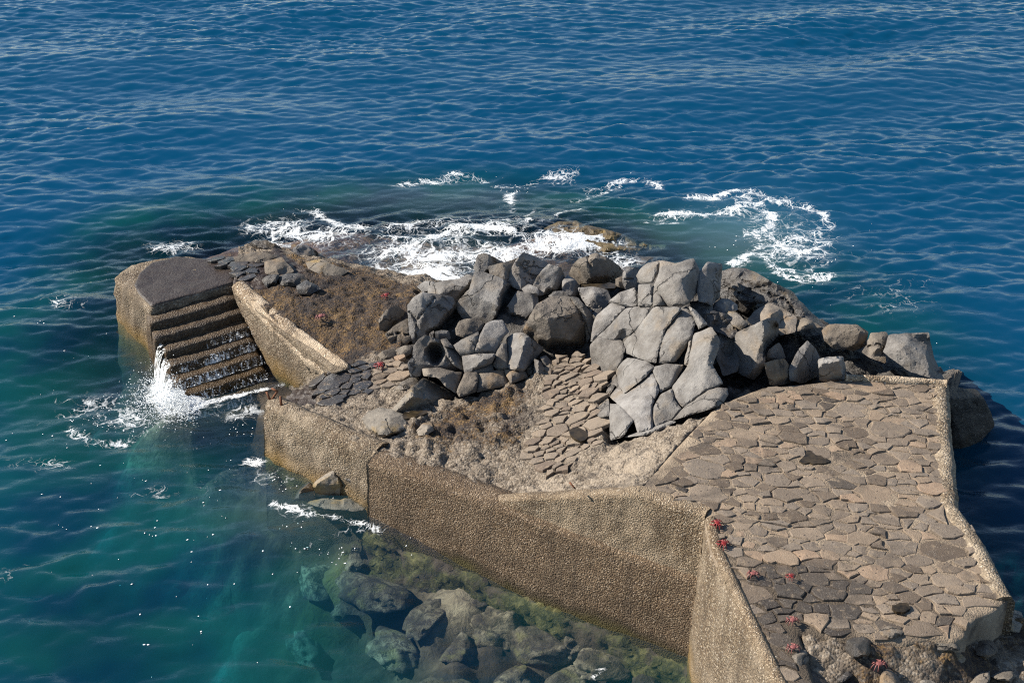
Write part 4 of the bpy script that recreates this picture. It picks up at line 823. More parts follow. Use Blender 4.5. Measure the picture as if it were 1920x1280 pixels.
# the jointed rock at the front of the heap
OC = empty("cracked_outcrop", tuple(hit(880, 690))); tag(OC, "low grey outcrop split by open joints in front of the boulder heap", "rock outcrop")
for o, i in [([(512,622),(560,590),(650,545),(642,600),(628,665),(552,682)], [(590,620,-.1)]), ([(630,662),(655,580),(692,502),(740,484),(785,482),(822,545),(776,590),(762,640),(747,666)], [(710,560,-.16)]),
    ([(810,582),(850,556),(902,552),(960,595),(1022,640,.2),(982,680,.1),(905,765),(820,750)], [(900,590,-.16),(880,690,-.1)]), ([(730,722),(752,670),(778,610),(806,612),(816,750),(760,757)], [(785,680,-.06)]),
    ([(560,682),(650,672),(747,670),(726,720),(650,748),(572,776)], [(640,710,-.08)]), ([(728,724),(735,768),(650,775),(575,776),(655,748)], []), ([(574,776),(642,774),(648,800),(634,882),(546,912),(530,885)], [(590,830,-.08)]), ([(650,776),(720,768),(792,760),(822,840),(740,862),(638,884)], [(720,815,-.1)]),
    ([(796,760),(850,762),(912,770),(932,800),(832,836)], [(860,790,-.05)]), ([(908,764),(930,730),(962,702),(965,790),(925,790)], [(940,755,-.05)]), ([(966,700),(1000,715),(1022,755),(1005,788),(962,796)], [(990,750,-.05)]), ([(1000,690),(1030,680),(1080,740),(1060,765),(1025,745)], []),
    ([(335,755),(430,748),(520,775),(558,776),(540,830),(526,888),(480,862),(420,800),(345,792)], [(460,810,-.08)]), ([(455,625),(510,640),(555,690),(568,760),(530,745),(480,690)], []), ([(440,590),(470,585),(515,640),(455,622)], [])]:
    B("", K2, o, i, 'rock' if o[0][1] < 745 else 'rock_warm', name='rock', parent=OC, lean=1.15, fwd=.02, place=place_shell([(983.0, 732.0), (860., 744.)], None, 1.0, 1.12, .10, .12), rnd=.03, rk=1.6, thick=.35, gr=1.2, relief=1.5, cut=.06, tilt=.8)
B("hollowed boulder like a broken bowl at the front left of the heap, black inside", K2, [(256,722),(285,690),(290,625),(318,590),(352,566),(400,585),(442,600,.1),(470,660,.1),(512,720),(552,772,.1),(430,752),(335,752),(320,790),(272,800)], [(300,650,-.22),(345,590,-.18),(385,640,.28),(425,680,.34),(400,720,.2),(330,690,-.02),(300,730,-.2),(480,720,-.1),(350,735,-.1)], 'rock', GL, lean=.5, fwd=.3, thick=.6)
B("thin upright splinter of rock behind the bowl shaped boulder, left one", K2, [(368,605),(378,555),(396,542),(402,585),(392,612)], [(385,575,-.05)], 'rock', GL, z=1.2, lean=.5)
B("thin upright splinter of rock behind the bowl shaped boulder, right one", K2, [(415,592),(408,548),(440,540),(480,545),(492,580),(470,590),(455,570),(460,620),(440,610)], [(435,565,-.05)], 'rock', GL, z=1.2, lean=.6)
B("pointed wedge of brown rock lying in front of the outcrop, half in shade", K2, [(160,992),(215,935),(282,860),(340,808),(400,835,.1),(470,872,.15),(522,905,.2),(470,945,.1),(412,970),(330,985),(250,1002)], [(330,890,-.16),(400,900,.02),(300,930,-.16)], 'rock_shore', GL, lean=.8, cracks=[[(322,880),(380,955)]])
B("flat pale stone lying at the back left of the brown wedge", K2, [(178,872),(225,830),(272,806),(322,812),(296,850),(230,866)], [(255,838,-.05)], 'rock_shore', GL, lean=1.6)
B("round flat brown stone bedded in the rough concrete", K6, [(655,408),(690,370),(752,346),(830,355),(892,385),(912,425),(895,465),(830,490),(772,505),(720,480),(680,450)], [(780,420,-.10)], 'rock_shore', GL, lean=1.9, fwd=.06, rnd=.1)
B("grey lump of rock beside the round flat stone", K6, [(965,470),(1000,440),(1045,435),(1060,465),(1020,490),(975,495)], [(1012,462,-.08)], 'rock_warm', GL, lean=1.3)
B("dark rock sitting behind the sloping concrete revetment by the foam", K1, [(860,110),(890,96),(960,96),(1030,130),(1050,150),(990,150),(900,140)], [(940,115,-.08)], 'rock_wet', "rocks on the far edge of the landing", z=.75)
B("smooth grey boulder with a black side on the far edge of the landing", K1, [(1098,150),(1130,126),(1180,120),(1215,140,.1),(1290,192,.5),(1240,202,.4),(1200,198,.15),(1140,178)], [(1170,148,-.16),(1205,170,-.1)], 'rock', "rocks on the far edge of the landing", z=.7)
B("low flat slab of rock at the edge of the wet paving, far side", K1, [(950,215),(1040,190),(1085,235),(1110,265),(1030,285),(955,275)], [(1030,240,-.07)], 'rock_warm', "rocks on the far edge of the landing", lean=1.7)
B("angular dark stone at the head of the revetment", K1, [(935,315),(970,290),(1030,285),(1015,325),(985,362,.1),(955,345)], [(985,312,-.08)], 'rock_wet', "rocks on the far edge of the landing", lean=1.3)
B("broken stone beside the angular one, a little to its right", K1, [(1025,300),(1090,280),(1160,285),(1190,320),(1120,345),(1040,340)], [(1100,305,-.09)], 'rock_wet', "rocks on the far edge of the landing", lean=1.4)
B("squat cracked stone in the weedy ground above the revetment", K1, [(1130,350),(1180,320),(1240,345),(1262,365),(1200,395),(1140,390)], [(1195,350,-.09)], 'rock_wet', "rocks on the far edge of the landing", lean=1.4)
B("low brown slab by the foam at the top of the weedy slope", K1, [(780,190),(850,160),(960,165),(1020,180),(960,205),(860,212),(790,212)], [(900,182,-.06)], 'rock_warm', "rocks on the far edge of the landing", lean=1.8)
B("ochre rough rock ridge along the sea edge of the weedy slope", K1, [(1180,215),(1260,200),(1340,235),(1420,262),(1380,290),(1290,290),(1200,250)], [(1300,245,-.08)], 'rock_shore', "rocks on the far edge of the landing", lean=1.6)
B("small grey stone at the right end of the weedy slope by the foam", K1, [(1810,350),(1850,325),(1900,325),(1895,360),(1840,380)], [(1855,345,-.06)], 'rock', "rocks on the far edge of the landing")
# the great grey outcrop
OD = [(1145,822,1.42),(1350,762,1.95),(1362,738,1.97),(1250,790,1.70),(1112,692,1.22),(1150,706,1.30),(1108,640,1.58),(1116,592,1.92),(1164,636,1.72),(1163,672,1.66),(1150,700,1.55),(1144,760,1.50),(1215,690,1.88),(1280,690,1.98),(1340,640,2.28),(1348,612,2.42),(1300,640,2.2),
      (1200,570,2.22),(1150,560,2.1),(1180,530,2.3),(1280,565,2.46),(1240,490,2.66),(1300,490,2.72),(1312,520,2.6),(1350,500,2.55),(1345,560,2.35),(1225,500,2.6),(1200,510,2.5),(1250,620,2.14),(1330,700,2.05),(1180,780,1.62)]
OF = RBF([p[:2] for p in OD], [float(depth_of(*p)) for p in OD], 5e-3); of = lambda x, y: OF(np.stack([x, y], -1)) - .02
BIG = empty("great_outcrop", tuple(P(1240, 800, 1.3))); tag(BIG, "great pale grey tongue of jointed basalt sloping down beside the paved platform", "rock outcrop")
for o, i in [([(340,232),(368,190),(402,163),(472,145),(462,208),(432,268),(362,272)], [(410,205,-.1)]), ([(476,145),(560,165),(610,148),(662,135),(692,196),(684,320,.1),(622,392),(522,402),(440,290),(470,212)], [(560,240,-.12),(640,180,-.08)]),
    ([(694,210),(742,154),(822,166),(816,232,.25),(806,352,.3),(762,392,.15),(692,372),(684,322)], [(745,230,-.14),(785,300,-.02)]), ([(188,372),(250,325),(328,300),(346,340),(345,408),(272,400),(204,380)], [(270,350,-.07)]),
    ([(352,282),(425,276),(430,398),(350,404)], [(390,340,-.05)]), ([(436,292),(518,402),(434,406)], []), ([(84,600),(96,520),(112,460),(202,382),(276,412),(224,470),(180,520),(118,576)], [(150,470,-.07)]),
    ([(120,572),(182,522),(280,416),(352,408),(424,408),(380,488),(330,538),(252,592,.08),(150,592)], [(280,480,-.1),(215,570,-.07)]), ([(256,622),(332,540),(440,408),(602,408),(548,470),(502,530),(462,650),(448,720),(352,692),(280,662)], [(400,560,-.08)]),
    ([(464,722),(472,600),(512,520),(562,450),(622,402),(672,490),(652,560),(632,600),(606,650),(560,712)], [(560,560,-.08)]), ([(80,622),(120,580),(250,594),(276,642),(232,780),(130,790),(94,758)], [(160,600,-.08),(180,690,-.06)]),
    ([(225,772),(256,720),(292,692),(400,712),(440,742),(400,788),(270,892),(236,830)], [(320,760,-.06)]), ([(444,744),(500,728),(560,732),(606,732),(542,850),(476,884),(436,770)], [(510,790,-.05)]),
    ([(186,905),(225,850),(270,894),(430,768),(466,880),(425,960),(430,1088),(350,1112),(325,1042),(240,952)], [(360,920,-.08)]), ([(185,950),(236,954),(324,1045),(262,1132),(195,1155)], [(235,1040,-.05)]),
    ([(435,968),(480,896),(538,866),(554,935),(590,980),(540,1042),(438,1086)], [(500,960,-.06)]), ([(544,856),(632,738),(664,560),(762,520),(806,592),(800,640),(766,738),(828,835),(720,882),(602,968),(562,934)], [(720,640,-.12),(690,780,-.08),(760,560,-.08)]),
    ([(542,1044),(602,978),(740,880),(800,862),(850,864),(856,900),(812,960),(700,992)], [(720,940,-.06)]), ([(610,730),(636,600),(660,565),(628,735)], []), ([(172,882),(186,830),(222,785),(232,830),(262,890),(222,845),(186,900)], []), ([(105,990),(140,950),(182,920),(186,1015),(130,1025)], [(150,975,-.05)]), ([(352,1114),(430,1090),(436,1088),(536,1046),(560,1050),(420,1120),(270,1140)], []), ([(630,400),(670,425),(740,505),(690,530),(675,488)], [])]:
    B("", K3, o, i, 'rock', name='rock', parent=BIG, place=of, rnd=.03, rk=1.2, thick=.45, amp=.014, smooth=1, gr=1.2, relief=1.4, cut=.035, tilt=.55)
# right hand group
B("dark weedy rock mass sloping to the sea behind the great outcrop", K3, [(822,205),(880,190),(955,192),(1040,232),(1105,272),(1222,325),(1252,372),(1332,450),(1402,512),(1352,522),(1242,472),(1105,386),(1000,382),(962,442),(872,402),(812,342)], [(950,260,-.15),(1080,310,-.12),(900,340,-.05),(1230,420,-.1)], 'rock_wet', GR, z=1.85, low=(1352,522), lean=1.0, yaw=-.3, thick=.7, amp=.05, cracks=[[(870,300),(960,350),(1005,350)],[(1005,352),(980,420)],[(930,250),(1080,330),(1180,360),(1240,450)],[(1000,300),(1100,290)]])
B("flat brownish slab leaning behind the split standing rock", K3, [(965,482),(1010,430),(1082,386),(1160,415),(1240,470),(1228,545),(1150,562),(1110,520),(1040,540)], [(1100,450,-.1)], 'rock_warm', GR, z=1.85, lean=1.4)
B("pale broken lump of rock above the shadow, behind the split standing rock", K3, [(1232,500),(1280,470),(1345,500),(1380,520),(1330,520),(1262,535),(1228,545)], [(1290,495,-.08)], 'rock_warm', GR, z=1.85, lean=1.3)
B("small pale stone with a bare orange patch on the broken rock", K3, [(768,420),(782,385),(820,364),(862,366),(902,395),(905,420),(850,425),(840,440),(800,438)], [(835,395,-.1)], 'rock', GR, z=2.15, lean=1.2)
B("orange stained flat flake of stone just below the pale stone", K3, [(848,432),(900,440),(932,470),(966,500),(922,530),(890,512),(862,470)], [(900,480,-.05)], 'rock_shore', GR, z=2.1, lean=1.3)
B("broken dark rubble in the cleft beside the great outcrop", K3, [(640,400),(720,412),(800,440),(850,445),(905,545),(880,580),(800,540),(745,510),(690,470)], [(760,460,-.06),(830,500,.05)], 'rock_wet', GR, z=2.05, lean=1.2, amp=.06)
B("shadowed small rocks under the top right corner of the great outcrop", K3, [(640,380),(690,372),(765,395),(768,420),(720,418),(650,402)], [(700,392,-.05)], 'rock_wet', GR, z=2.25, lean=1.)
B("standing rock split to a sharp edge, lit on the left and black on the right", K3, [(888,600),(905,552),(1000,510),(1080,475),(1136,464,.05),(1138,560,.5),(1062,640,.5),(1058,720,.1),(1040,770,.2),(1000,812,.1),(905,772),(922,680)], [(1045,562,-.2),(950,580,-.12),(1052,640,-.2),(1040,700,-.14),(985,690,-.12)], 'rock', GR, lean=.75, yaw=-.1, thick=.5)
B("rock ledge in shadow between the great outcrop and the split standing rock", K3, [(805,560),(880,580),(925,670),(905,765),(830,790),(795,700),(800,640)], [(860,680,.1)], 'rock', GR, z=1.84, lean=1.3, fwd=-.1)
B("thin dark blade of rock behind the small block with the flat top", K3, [(1062,715),(1088,650),(1140,610),(1160,640),(1176,692),(1120,700)], [(1130,660,.1)], 'rock', GR, z=1.95, lean=.6)
B("dark block with a pale flat top in front of the thin blade", K3, [(1062,726),(1110,708),(1172,702),(1196,740,.15),(1202,828,.2),(1150,840,.12),(1092,842)], [(1090,740,-.12),(1175,745,-.06)], 'rock_warm', GR, lean=.25, yaw=.25)
B("dark blade shaped boulder lying mostly in shadow before the small block", K3, [(1200,760),(1226,700),(1262,640),(1302,600),(1342,640,.1),(1372,700,.25),(1368,790,.3),(1270,832,.2),(1205,815)], [(1262,690,-.1),(1310,640,0)], 'rock', GR, lean=.8, yaw=.35)
B("small squared block of grey rock on the paving edge", K3, [(1364,702),(1425,690),(1500,688),(1510,730,.1),(1522,790,.2),(1482,826,.12),(1372,822)], [(1395,712,-.1),(1488,705,-.12),(1480,800,-.14)], 'rock', GR, lean=.5)
B("rounded boulder at the back of the right group above the shadow", K3, [(1385,542),(1420,512),(1462,504),(1582,510),(1640,560),(1618,600),(1592,640,.1),(1452,640),(1400,590)], [(1490,555,-.14),(1580,550,-.08)], 'rock_warm', GR, z=1.8, lean=1.0)
B("broad slab of smooth grey rock at the seaward corner of the platform", K4, [(1130,300),(1150,250),(1162,205),(1270,198),(1382,190),(1392,260,.1),(1412,340,.15),(1478,466,.1),(1400,442),(1272,402)], [(1270,270,-.12),(1370,330,-.08)], 'rock', GR, lean=1.2, thick=.6)
B("brown cracked rock at the left end of the broad grey slab", K4, [(1010,300),(1042,260),(1060,195),(1142,190),(1166,236),(1135,300),(1140,360),(1060,330)], [(1095,245,-.1)], 'rock_warm', GR, lean=1.2, cracks=[[(1045,265),(1110,262),(1145,290)]])
B("low rounded shadowed boulder hanging over the sea left of the brown cracked rock", K4, [(800,170),(870,150),(980,148),(1040,190),(1030,262),(960,290),(850,262)], [(920,200,-.12)], 'rock_warm', GR, z=1.75, lean=1.1)
B("black rock standing in the sea in the shade of the platform's seaward edge", K4, [(1480,472),(1515,492),(1560,505),(1650,512),(1690,560),(1722,622),(1752,712),(1690,780),(1622,832),(1590,900),(1540,1010),(1500,900),(1505,700)], [(1590,640,-.05),(1650,600,.1),(1600,760,.0)], 'rock_shade_tone', GR, z=.0, low=(1560,900), lean=.2, yaw=.3, fwd=-.1, thick=.6)
# at the foot of the wall
B("split block of rock leaning on the foot of the sea wall, pale on top", K6, [(382,778),(440,730),(512,688),(535,705,.1),(556,732,.15),(582,790,.15),(545,832,.1),(500,852),(410,852)], [(480,745,-.14),(500,800,-.1),(530,750,-.06)], 'rock_shore', GB, z=.08, low=(470,870), lean=.7)
B("black jagged rock pressed against the sea wall step", K6, [(556,735),(580,690),(602,652),(650,655),(692,682),(694,760),(672,800),(602,775)], [(630,700,-.1),(600,730,-.06)], 'rock_wet', GB, z=.15, low=(672,860), lean=.6)
B("low flat yellowish rock washed by the water at the wall foot", K6, [(350,878),(430,862),(545,845),(612,838),(692,836),(690,880),(672,912),(610,920),(550,912),(440,905)], [(560,870,-.08)], 'rock_shore', GB, z=.02, lean=1.7, fwd=.1)
B("dark wet rock at the left end of the rocks by the wall", K6, [(276,862),(310,815),(362,770),(395,840),(400,850),(345,862)], [(345,815,-.05)], 'rock_wet', GB, z=.03, lean=.9)
# reef awash behind the mole
RG = "weedy reef rocks awash behind the boulders"
KF = crop(1000, 300, 3)
for lab, o, i, zz0 in [("yellow brown weedy reef rock with the foam breaking on its left", [(240,452),(300,440),(400,470),(520,488),(610,500),(590,530),(470,540),(360,520),(280,490)], [(420,500,-.1)], .06),
    ("dark weedy reef hump behind the yellow one", [(230,400),(300,370),(400,392),(500,420),(580,460),(600,492),(500,486),(380,462),(290,440)], [(420,430,-.12)], .04),
    ("small yellow weedy reef knob at the right tip of the reef", [(590,480),(620,462),(650,480),(745,480),(756,505),(700,520),(640,515)], [(690,492,-.08)], .05),
    ("low brown reef rock in the shade of the crest at the reef end", [(520,560),(600,545),(720,545),(790,560),(700,585),(600,600),(540,590)], [(650,565,-.08)], .02),
    ("broad dark reef back awash at the left of the yellow reef", [(60,385),(140,352),(240,345),(300,372),(280,410),(170,425),(90,410)], [(190,380,-.05)], -.10)]:
    B(lab, KF, o, i, 'reef' if 'yellow' in lab else 'rock_wet', RG, z=zz0 - .12, lean=1.7, amp=.06, cat='rock', name='reef_rock', step=3., rnd=.12)
rs = np.random.default_rng(5); ico = bmesh.new(); bmesh.ops.create_icosphere(ico, subdivisions=4, radius=1); iv = np.array([x.co[:] for x in ico.verts]); ifc = np.array([[y.index for y in x.verts] for x in ico.faces]); ico.free()
for px_, py_, r_, lab_ in [(592,1015,.30,"pale drowned stone just off the flat yellowish rock at the wall foot"),(560,1068,.24,"greenish drowned stone alone at the edge of the deep water, off the wall end"),(672,1005,.20,"small drowned stone at the left end of the green weed band"),(705,1066,.40,"large round drowned stone below the left end of the long wall"),
(640,1064,.18,"little drowned stone tucked left of the large round one"),(800,1112,.34,"drowned stone beside the green band, a third of the way along the wall"),(738,1138,.40,"broad drowned stone lying out from the wall, third of the way along it"),(690,1192,.32,"teal tinted drowned stone at the outer edge of the shallow stones, upper of two"),
(862,1168,.26,"smallish drowned stone in the middle of the shallow stones"),(905,1102,.20,"small drowned stone half under the green band, left of the biggest flat one"),(952,1134,.38,"biggest flat drowned stone close to the middle of the long wall"),(1015,1172,.30,"upright drowned stone right of the biggest flat one"),
(1080,1168,.22,"small drowned stone by the green band right of the wall's middle"),(1135,1214,.32,"drowned stone near the right end of the green band"),(1058,1236,.28,"drowned stone at the bottom edge below the upright one"),(958,1228,.34,"broad drowned stone at the bottom edge below the biggest flat one"),(850,1244,.40,"large drowned stone at the bottom edge, left of the broad one"),
(742,1244,.30,"drowned stone at the bottom edge at the outer side of the shallow stones"),(1215,1262,.26,"drowned stone at the bottom right close to the return wall"),(560,1155,.26,"faint blue green drowned stone out in the deeper water, midway down"),(610,1218,.30,"teal tinted drowned stone at the outer edge of the shallow stones, lower of two"),(500,1250,.46,"faint large drowned stone deep at the bottom left of the shallow stones")]:
    c = P(px_, py_, -.2); sh = np.array([rs.uniform(.9, 1.7), rs.uniform(.7, 1.15), rs.uniform(.4, .65)]) * r_; q = iv.copy(); off = rs.uniform(0, 50, 3)
    q = q * (1 + .50 * perlin(iv * 1.3 + off) + .22 * perlin(iv * 3.1 + off) + .09 * perlin(iv * 8 + off))[:, None]
    for _ in range(5):
        nv = rs.normal(size=3); nv /= np.linalg.norm(nv); ov = np.maximum(q @ nv - .58, 0); q -= ov[:, None] * nv * .8
    a_ = rs.uniform(0, 6.28); q = q * sh; q = q @ np.array([[math.cos(a_), math.sin(a_), 0], [-math.sin(a_), math.cos(a_), 0], [0, 0, 1]]); bz_ = float(bed_z(c[None, :2])[0]); c[2] = max(bz_ + sh[2] * .15, min(-.34 - sh[2], bz_ + sh[2] * .55))
    tag(link("submerged_boulder", q + c, ifc, M['bed_boulder'], origin=tuple(c)), lab_, "boulder", "stones lying under the clear water")

# ================================================================ BROKEN LEDGE below the platform
LEDGE = 1.68
lc = [(1500,1190,1.87),(1560,1155,1.72),(1640,1150,1.72),(1720,1150,1.70),(1800,1140,1.5),(1560,1200,1.86),(1640,1205,1.88),(1700,1205,1.87),(1770,1205,1.82),(1880,1150,1.48),(1850,1175,1.44),(1822,1200,1.5),(1910,1130,1.60),(1960,1180,1.45),(1900,1230,1.50),(1800,1260,1.60),(1650,1260,1.76),(1540,1270,1.76),(1530,1330,1.66),(1750,1330,1.55),(2050,1300,1.35),(2000,1420,1.3),(1550,1420,1.55)]
lcp = pts3(lc); LG = RBF(lcp[:, :2], lcp[:, 2], 1e-3); lz = lambda xy: LG(xy)
le = [tuple(P(a, b, LEDGE)[:2]) for a, b in [(1490,1165),(1560,1150),(1700,1150),(1800,1140),(1860,1100),(1905,1135),(1960,1130),(2080,1250),(2080,1420),(1500,1420),(1515,1290)]]
lv, lf, lzz = height_mesh(le, lz, .03); lq = np.c_[lv, np.zeros(len(lv))]
lzz = lz(lv) + .04 * fbm(lq * 1.7, 3) + .04 * fbm(lq * 8, 3) - .03 * (worley(lq * 6)[0] - .4)
v3, f3 = skirt(np.c_[lv, lzz], lf, -1.3); ns = len(v3) - len(lv)
LED = link("rubble_ledge", v3, f3, M['ground'], attrs={"weed": np.r_[np.clip(.58 + .6 * fbm(lq * 1.2, 3), 0, 1), np.zeros(ns)], "pale": np.r_[np.clip(.12 + .5 * fbm(lq * 1.6 + 5, 3), 0, 1), np.zeros(ns)], "wet": np.zeros(len(v3))}); tag(LED, "broken ledge of rough rubble concrete below the paved platform", "ledge", kind="structure")
GS = "loose stones on the broken ledge"
def zplace(o, z, lean): 
    o = np.array([p[:2] for p in o]); i = o[:, 1].argmax(); D0 = (hit(o[i, 0], o[i, 1], LG) if z < 1.8 else P(o[i, 0], o[i, 1], z))[1] - .17; s_ = .0058
    return lambda x, y: D0 + lean * (o[i, 1] - y) * s_
for lab, K, o, i, z_, ln, mt in [
    ("brown squared block standing beside the black gap", KA, [(415,478),(480,420),(540,372),(640,410),(718,462),(725,600),(730,705,.05),(600,708),(540,620)], [(560,470,-.05),(700,480,-.05)], 1.62, 1.3, 'rock_warm'),
    ("flat oval stone slab lying alone on the ledge edge", KA, [(1190,650),(1235,612),(1330,592),(1440,620),(1490,665),(1430,735,.1),(1300,720),(1210,690)], [(1330,640,-.05)], 1.72, 1.6, 'rock_warm'),
    ("dark pitted stone block bedded under the paving edge", KA, [(790,880),(800,760),(900,730),(1095,722),(1102,880),(1080,940),(900,975)], [(950,820,-.05)], 1.52, 1.4, 'rock_wet'),
    ("small brown stone between the shadowed crack and the weedy strip", KA, [(165,960),(230,930),(320,905),(350,985),(330,1080),(250,1090),(185,1020)], [(260,990,-.05)], 1.86, 1.5, 'rock_warm'),
    ("long dark brown stone at the bottom edge, left of the two longest", KA, [(300,1150),(380,1095),(450,1150),(560,1270),(600,1330),(290,1330)], [(400,1220,-.04)], 1.55, 1.6, 'rock_wet'),
    ("dark green brown stone at the bottom edge, second from the left", KA, [(470,1130),(560,1090),(720,1110),(860,1130),(880,1190),(760,1260),(600,1240),(520,1190)], [(660,1160,-.06)], 1.55, 1.5, 'rock_wet'),
    ("tall brown stone at the bottom edge beside the pale crab", KA, [(1215,1330),(1225,1200),(1290,1140),(1360,1160),(1460,1290),(1470,1340)], [(1310,1190,-.06)], 1.55, 1.0, 'rock_warm'),
    ("reddish brown slab at the bottom edge of the ledge", KB, [(250,1170),(330,1130),(450,1165),(560,1215),(640,1300),(600,1340),(330,1340),(270,1260)], [(400,1220,-.05)], 1.55, 1.6, 'rock_shore'),
    ("brown squared slab at the bottom right of the ledge", KB, [(850,1210),(920,1150),(1115,1135),(1125,1230),(1100,1330),(860,1340)], [(1000,1200,-.05)], 1.5, 1.6, 'rock_warm'),
    ("pale edged brown stone at the far bottom right", KB, [(1140,1190),(1230,1130),(1400,1110),(1415,1200),(1380,1260),(1220,1230)], [(1290,1170,-.05)], 1.5, 1.5, 'rock_shore'),
    ("large lichened slab hanging over the black hollow", KB, [(420,1010),(510,930),(640,890),(780,900),(870,985),(800,1040,.1),(640,1080,.1),(540,1150,.1),(430,1080)], [(650,960,-.06)], 1.66, 1.5, 'rock_shore'),
    ("thin flagstone propped under the paving above the lichened slab", KB, [(350,770),(420,730),(560,740),(700,765),(770,880,.05),(640,890),(500,900),(420,850)], [(560,810,-.05)], 1.74, 1.6, 'rock_shore'),
    ("weathered rubble lump on the seaward side of the ledge", KB, [(1290,470),(1380,440),(1500,470),(1536,560),(1480,680),(1330,640),(1240,590)], [(1390,540,-.08)], 1.48, 1.4, 'rock_shore'),
    ("pitted rubble lump in the middle of the seaward side of the ledge", KB, [(880,820),(1000,770),(1150,800),(1220,900),(1120,960),(960,930)], [(1050,860,-.07)], 1.48, 1.4, 'rock_warm')]:
    B(lab, K, o, i, mt, GS, place=zplace(K(o), z_, ln), name='loose_stone', cat='stone', thick=.28, rnd=.03, amp=.014, step=3.2)

# ================================================================ SMALL THINGS: crabs, rusty iron, pools
def crab_mesh():
    bm = bmesh.new()
    def ell(c, r, rot=0.):
        m = Matrix.Translation(c) @ Matrix.Rotation(rot, 4, 'Z') @ Matrix.Diagonal((*r, 1)); bmesh.ops.create_uvsphere(bm, u_segments=14, v_segments=9, radius=1, matrix=m)
    def tube(pts, rs):
        for (a, b), (r0, r1) in zip(zip(pts[:-1], pts[1:]), zip(rs[:-1], rs[1:])):
            a, b = Vector(a), Vector(b); d = b - a; m = Matrix.Translation((a + b) / 2) @ d.to_track_quat('Z', 'Y').to_matrix().to_4x4()
            bmesh.ops.create_cone(bm, cap_ends=True, segments=7, radius1=r0, radius2=r1, depth=d.length * 1.06, matrix=m)
    ell((0, 0, .032), (.036, .031, .017)); ell((0, -.008, .034), (.024, .018, .012)); ell((0, .010, .028), (.022, .017, .011))
    for s in (-1, 1):
        for k, (a, L) in enumerate(((38, .052), (8, .060), (-20, .060), (-46, .050))):
            c_, n_ = math.cos(R(a)), math.sin(R(a)); p0 = (s * .020 * c_, .018 * n_, .028); p1 = (s * (.022 + L * .50) * c_, (.018 + L * .50) * n_, .044); p2 = (s * (.022 + L * .85) * c_, (.018 + L * .9) * n_, .022); p3 = (s * (.022 + L * 1.05) * c_, (.018 + L * 1.1) * n_, .001)
            tube([p0, p1, p2, p3], [.0052, .0058, .0042, .0022])
        tube([(s * .018, .020, .028), (s * .036, .036, .032), (s * .030, .052, .024)], [.006, .0065, .0065]); ell((s * .024, .060, .022), (.0085, .014, .008), s * .4); tube([(s * .020, .068, .023), (s * .014, .080, .020)], [.0042, .002]); tube([(s * .028, .068, .022), (s * .020, .082, .018)], [.0042, .002])
        tube([(s * .008, .022, .036), (s * .009, .027, .046)], [.0022, .0026])
    me = bpy.data.meshes.new("crab"); bm.to_mesh(me); bm.free(); o = bpy.data.objects.new("tmp_crab", me); COL.objects.link(o)
    md = o.modifiers.new("r", 'REMESH'); md.mode = 'VOXEL'; md.voxel_size = .0024; dg = bpy.context.evaluated_depsgraph_get(); m2 = bpy.data.meshes.new_from_object(o.evaluated_get(dg)); bpy.data.objects.remove(o)
    m2.polygons.foreach_set("use_smooth", np.ones(len(m2.polygons), bool)); return m2
CM = crab_mesh(); CM.name = "crab"; CM.materials.clear(); CM.materials.append(M['crab']); CM2 = CM.copy(); CM2.materials.clear(); CM2.materials.append(M['crab_pale'])
for px, py, z, ang_, s, me, lab in [(1345,985,PLAT+.02,80,1.25,CM,"bright red crab on the corner of the pale coping"),(1357,1023,PLAT+.02,60,1.25,CM,"dark red crab on the weedy strip just below the corner crab"),(1412,1079,PLAT+.03,10,1.1,CM2,"pink crab at the left edge of the dark paving stones"),
    (1483,1083,PLAT+.05,70,.9,CM,"small red crab in a joint between dark paving stones"),(1486,1166,PLAT+.04,30,1.1,CM2,"pale pink crab on a dark paving stone near the squared block"),(1487,1217,PLAT+.03,20,1.1,CM2,"pale crab on the weedy strip left of the shadowed crack"),(1648,1249,LEDGE+.06,25,1.25,CM2,"pale crab with a sharp shadow on the rubble at the bottom edge"),
    (713,688,None,85,1.5,CM,"red crab on the small paved court by the bowl shaped boulder"),(602,597,None,40,1.5,CM2,"pink crab in the middle of the weedy slope above the revetment"),(724,557,None,70,1.3,CM,"dark red crab near the foam at the top of the weedy slope"),(607,660,None,60,1.2,CM,"small red crab near the lower end of the worn pale edge")]:
    o = bpy.data.objects.new("crab", me); COL.objects.link(o); o.location = hit(px, py, None, .045) if z is None else (P(px, py, z) if z > 1.8 else hit(px, py, LG, .05)); o.rotation_euler = (0, 0, R(ang_)); o.scale = (s * .85,) * 3; tag(o, lab, "crab", "crabs out on the stones")
def tube_obj(name, pts, r, mat):
    bm = bmesh.new()
    for a, b in zip(pts[:-1], pts[1:]):
        a, b = Vector(a), Vector(b); d = b - a; bmesh.ops.create_cone(bm, cap_ends=True, segments=8, radius1=r, radius2=r * .85, depth=d.length * 1.08, matrix=Matrix.Translation((a + b) / 2) @ d.to_track_quat('Z', 'Y').to_matrix().to_4x4())
    v = np.array([x.co[:] for x in bm.verts]); bm.verts.ensure_lookup_table(); f = [tuple(x.index for x in q.verts) for q in bm.faces]; bm.free(); return link(name, v, f, mat)
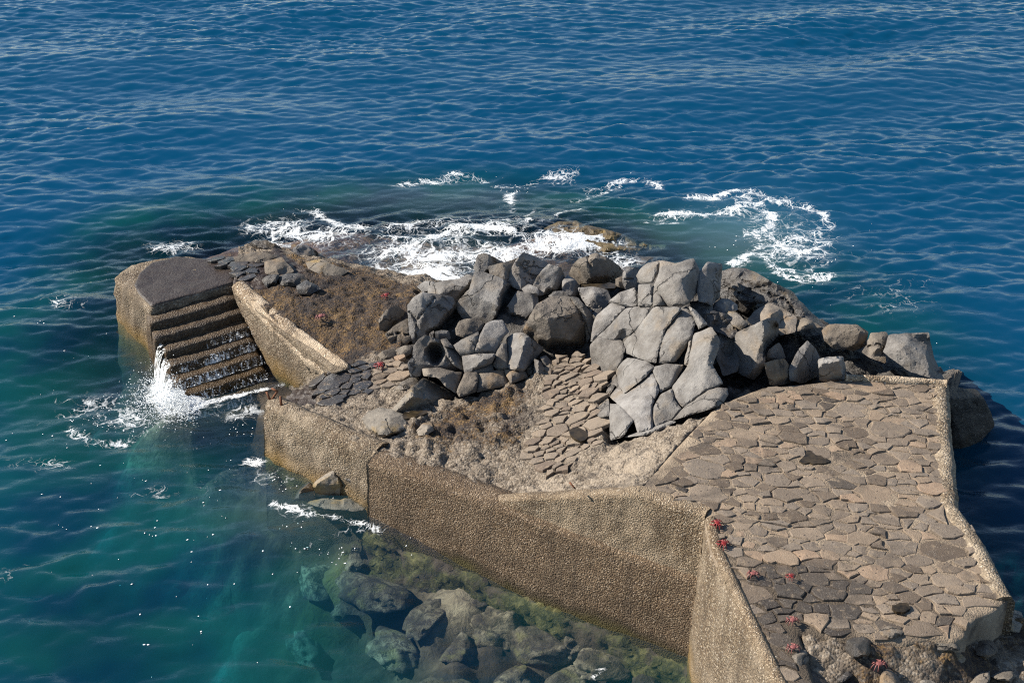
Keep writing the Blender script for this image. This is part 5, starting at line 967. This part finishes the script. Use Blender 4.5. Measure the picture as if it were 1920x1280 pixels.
a = P(507, 752, .82); tag(tube_obj("rusty_bracket", [a + np.array([-.05, .05, .12]), a + np.array([0, 0, .0]), a + np.array([.10, .05, .13]), a + np.array([.02, .10, .15])], .018, M['rust']), "bent stub of rusty iron sticking out of the end of the sea wall", "iron bracket")
a = P(528, 762, .86); tag(tube_obj("rusty_spike", [a, a + np.array([-.01, .03, .14])], .02, M['rust']), "short rusty iron stump on the wall top, right of the bent one", "iron bracket")
a = hit(1068, 938, None, .02); tag(tube_obj("rusty_bar", [a + np.array([0, 0, .25]), a + np.array([.03, -.05, .24]), a + np.array([.06, -.05, .2])], .012, M['rust']), "thin rusty iron bar end poking out of the pale ramp", "iron bar")
def pool(label, K, o, zf):
    p = densify(chaikin(K(o), 1), 3.); p = p + np.stack([perlin(np.c_[p * .09, np.zeros(len(p))]), perlin(np.c_[p * .09, np.full(len(p), 9.)])], 1) * 3; p = np.array([zf(*q) for q in p]); p[:, 2] = p[:, 2].max(); c = p.mean(0); n = len(p); v = np.concatenate([p, p - np.array([0, 0, .03]), c[None]]); f = [(i, (i + 1) % n, 2 * n) for i in range(n)] + [(n + i, n + (i + 1) % n, (i + 1) % n, i) for i in range(n)]
    tag(link("rock_pool", v, f, M['pool'], smooth=False), label, "puddle", kind="thing")
pz_ = lambda x, y: P(x, y, PLAT + .012)
pool("dark puddle in a hole of the paved platform", K4, [(690,880),(700,840),(760,880),(830,905),(820,925),(740,930),(650,920)], pz_)
pool("dark puddle under the paving edge beside the round black stone", K5, [(1180,850),(1220,825),(1270,830),(1288,855),(1250,880),(1190,875)], lambda x, y: P(x, y, PLAT + .045))
pool("black round pothole pool in the paved path between the rocks", K6, [(1815,495),(1850,475),(1910,472),(1935,500),(1900,535),(1840,535)], lambda x, y: hit(x, y, None, .045))
pool("narrow yellow brown pool at the foot of the brown wedge rock", K6, [(880,380),(960,362),(1060,345),(1020,372),(950,400),(890,410)], lambda x, y: hit(x, y, None, .03))
pool("still pool of seawater lying behind the flat tilted slab", K2, [(1215,285),(1290,275),(1420,268),(1425,295),(1370,308),(1290,296)], lambda x, y: P(x, y, 1.62))
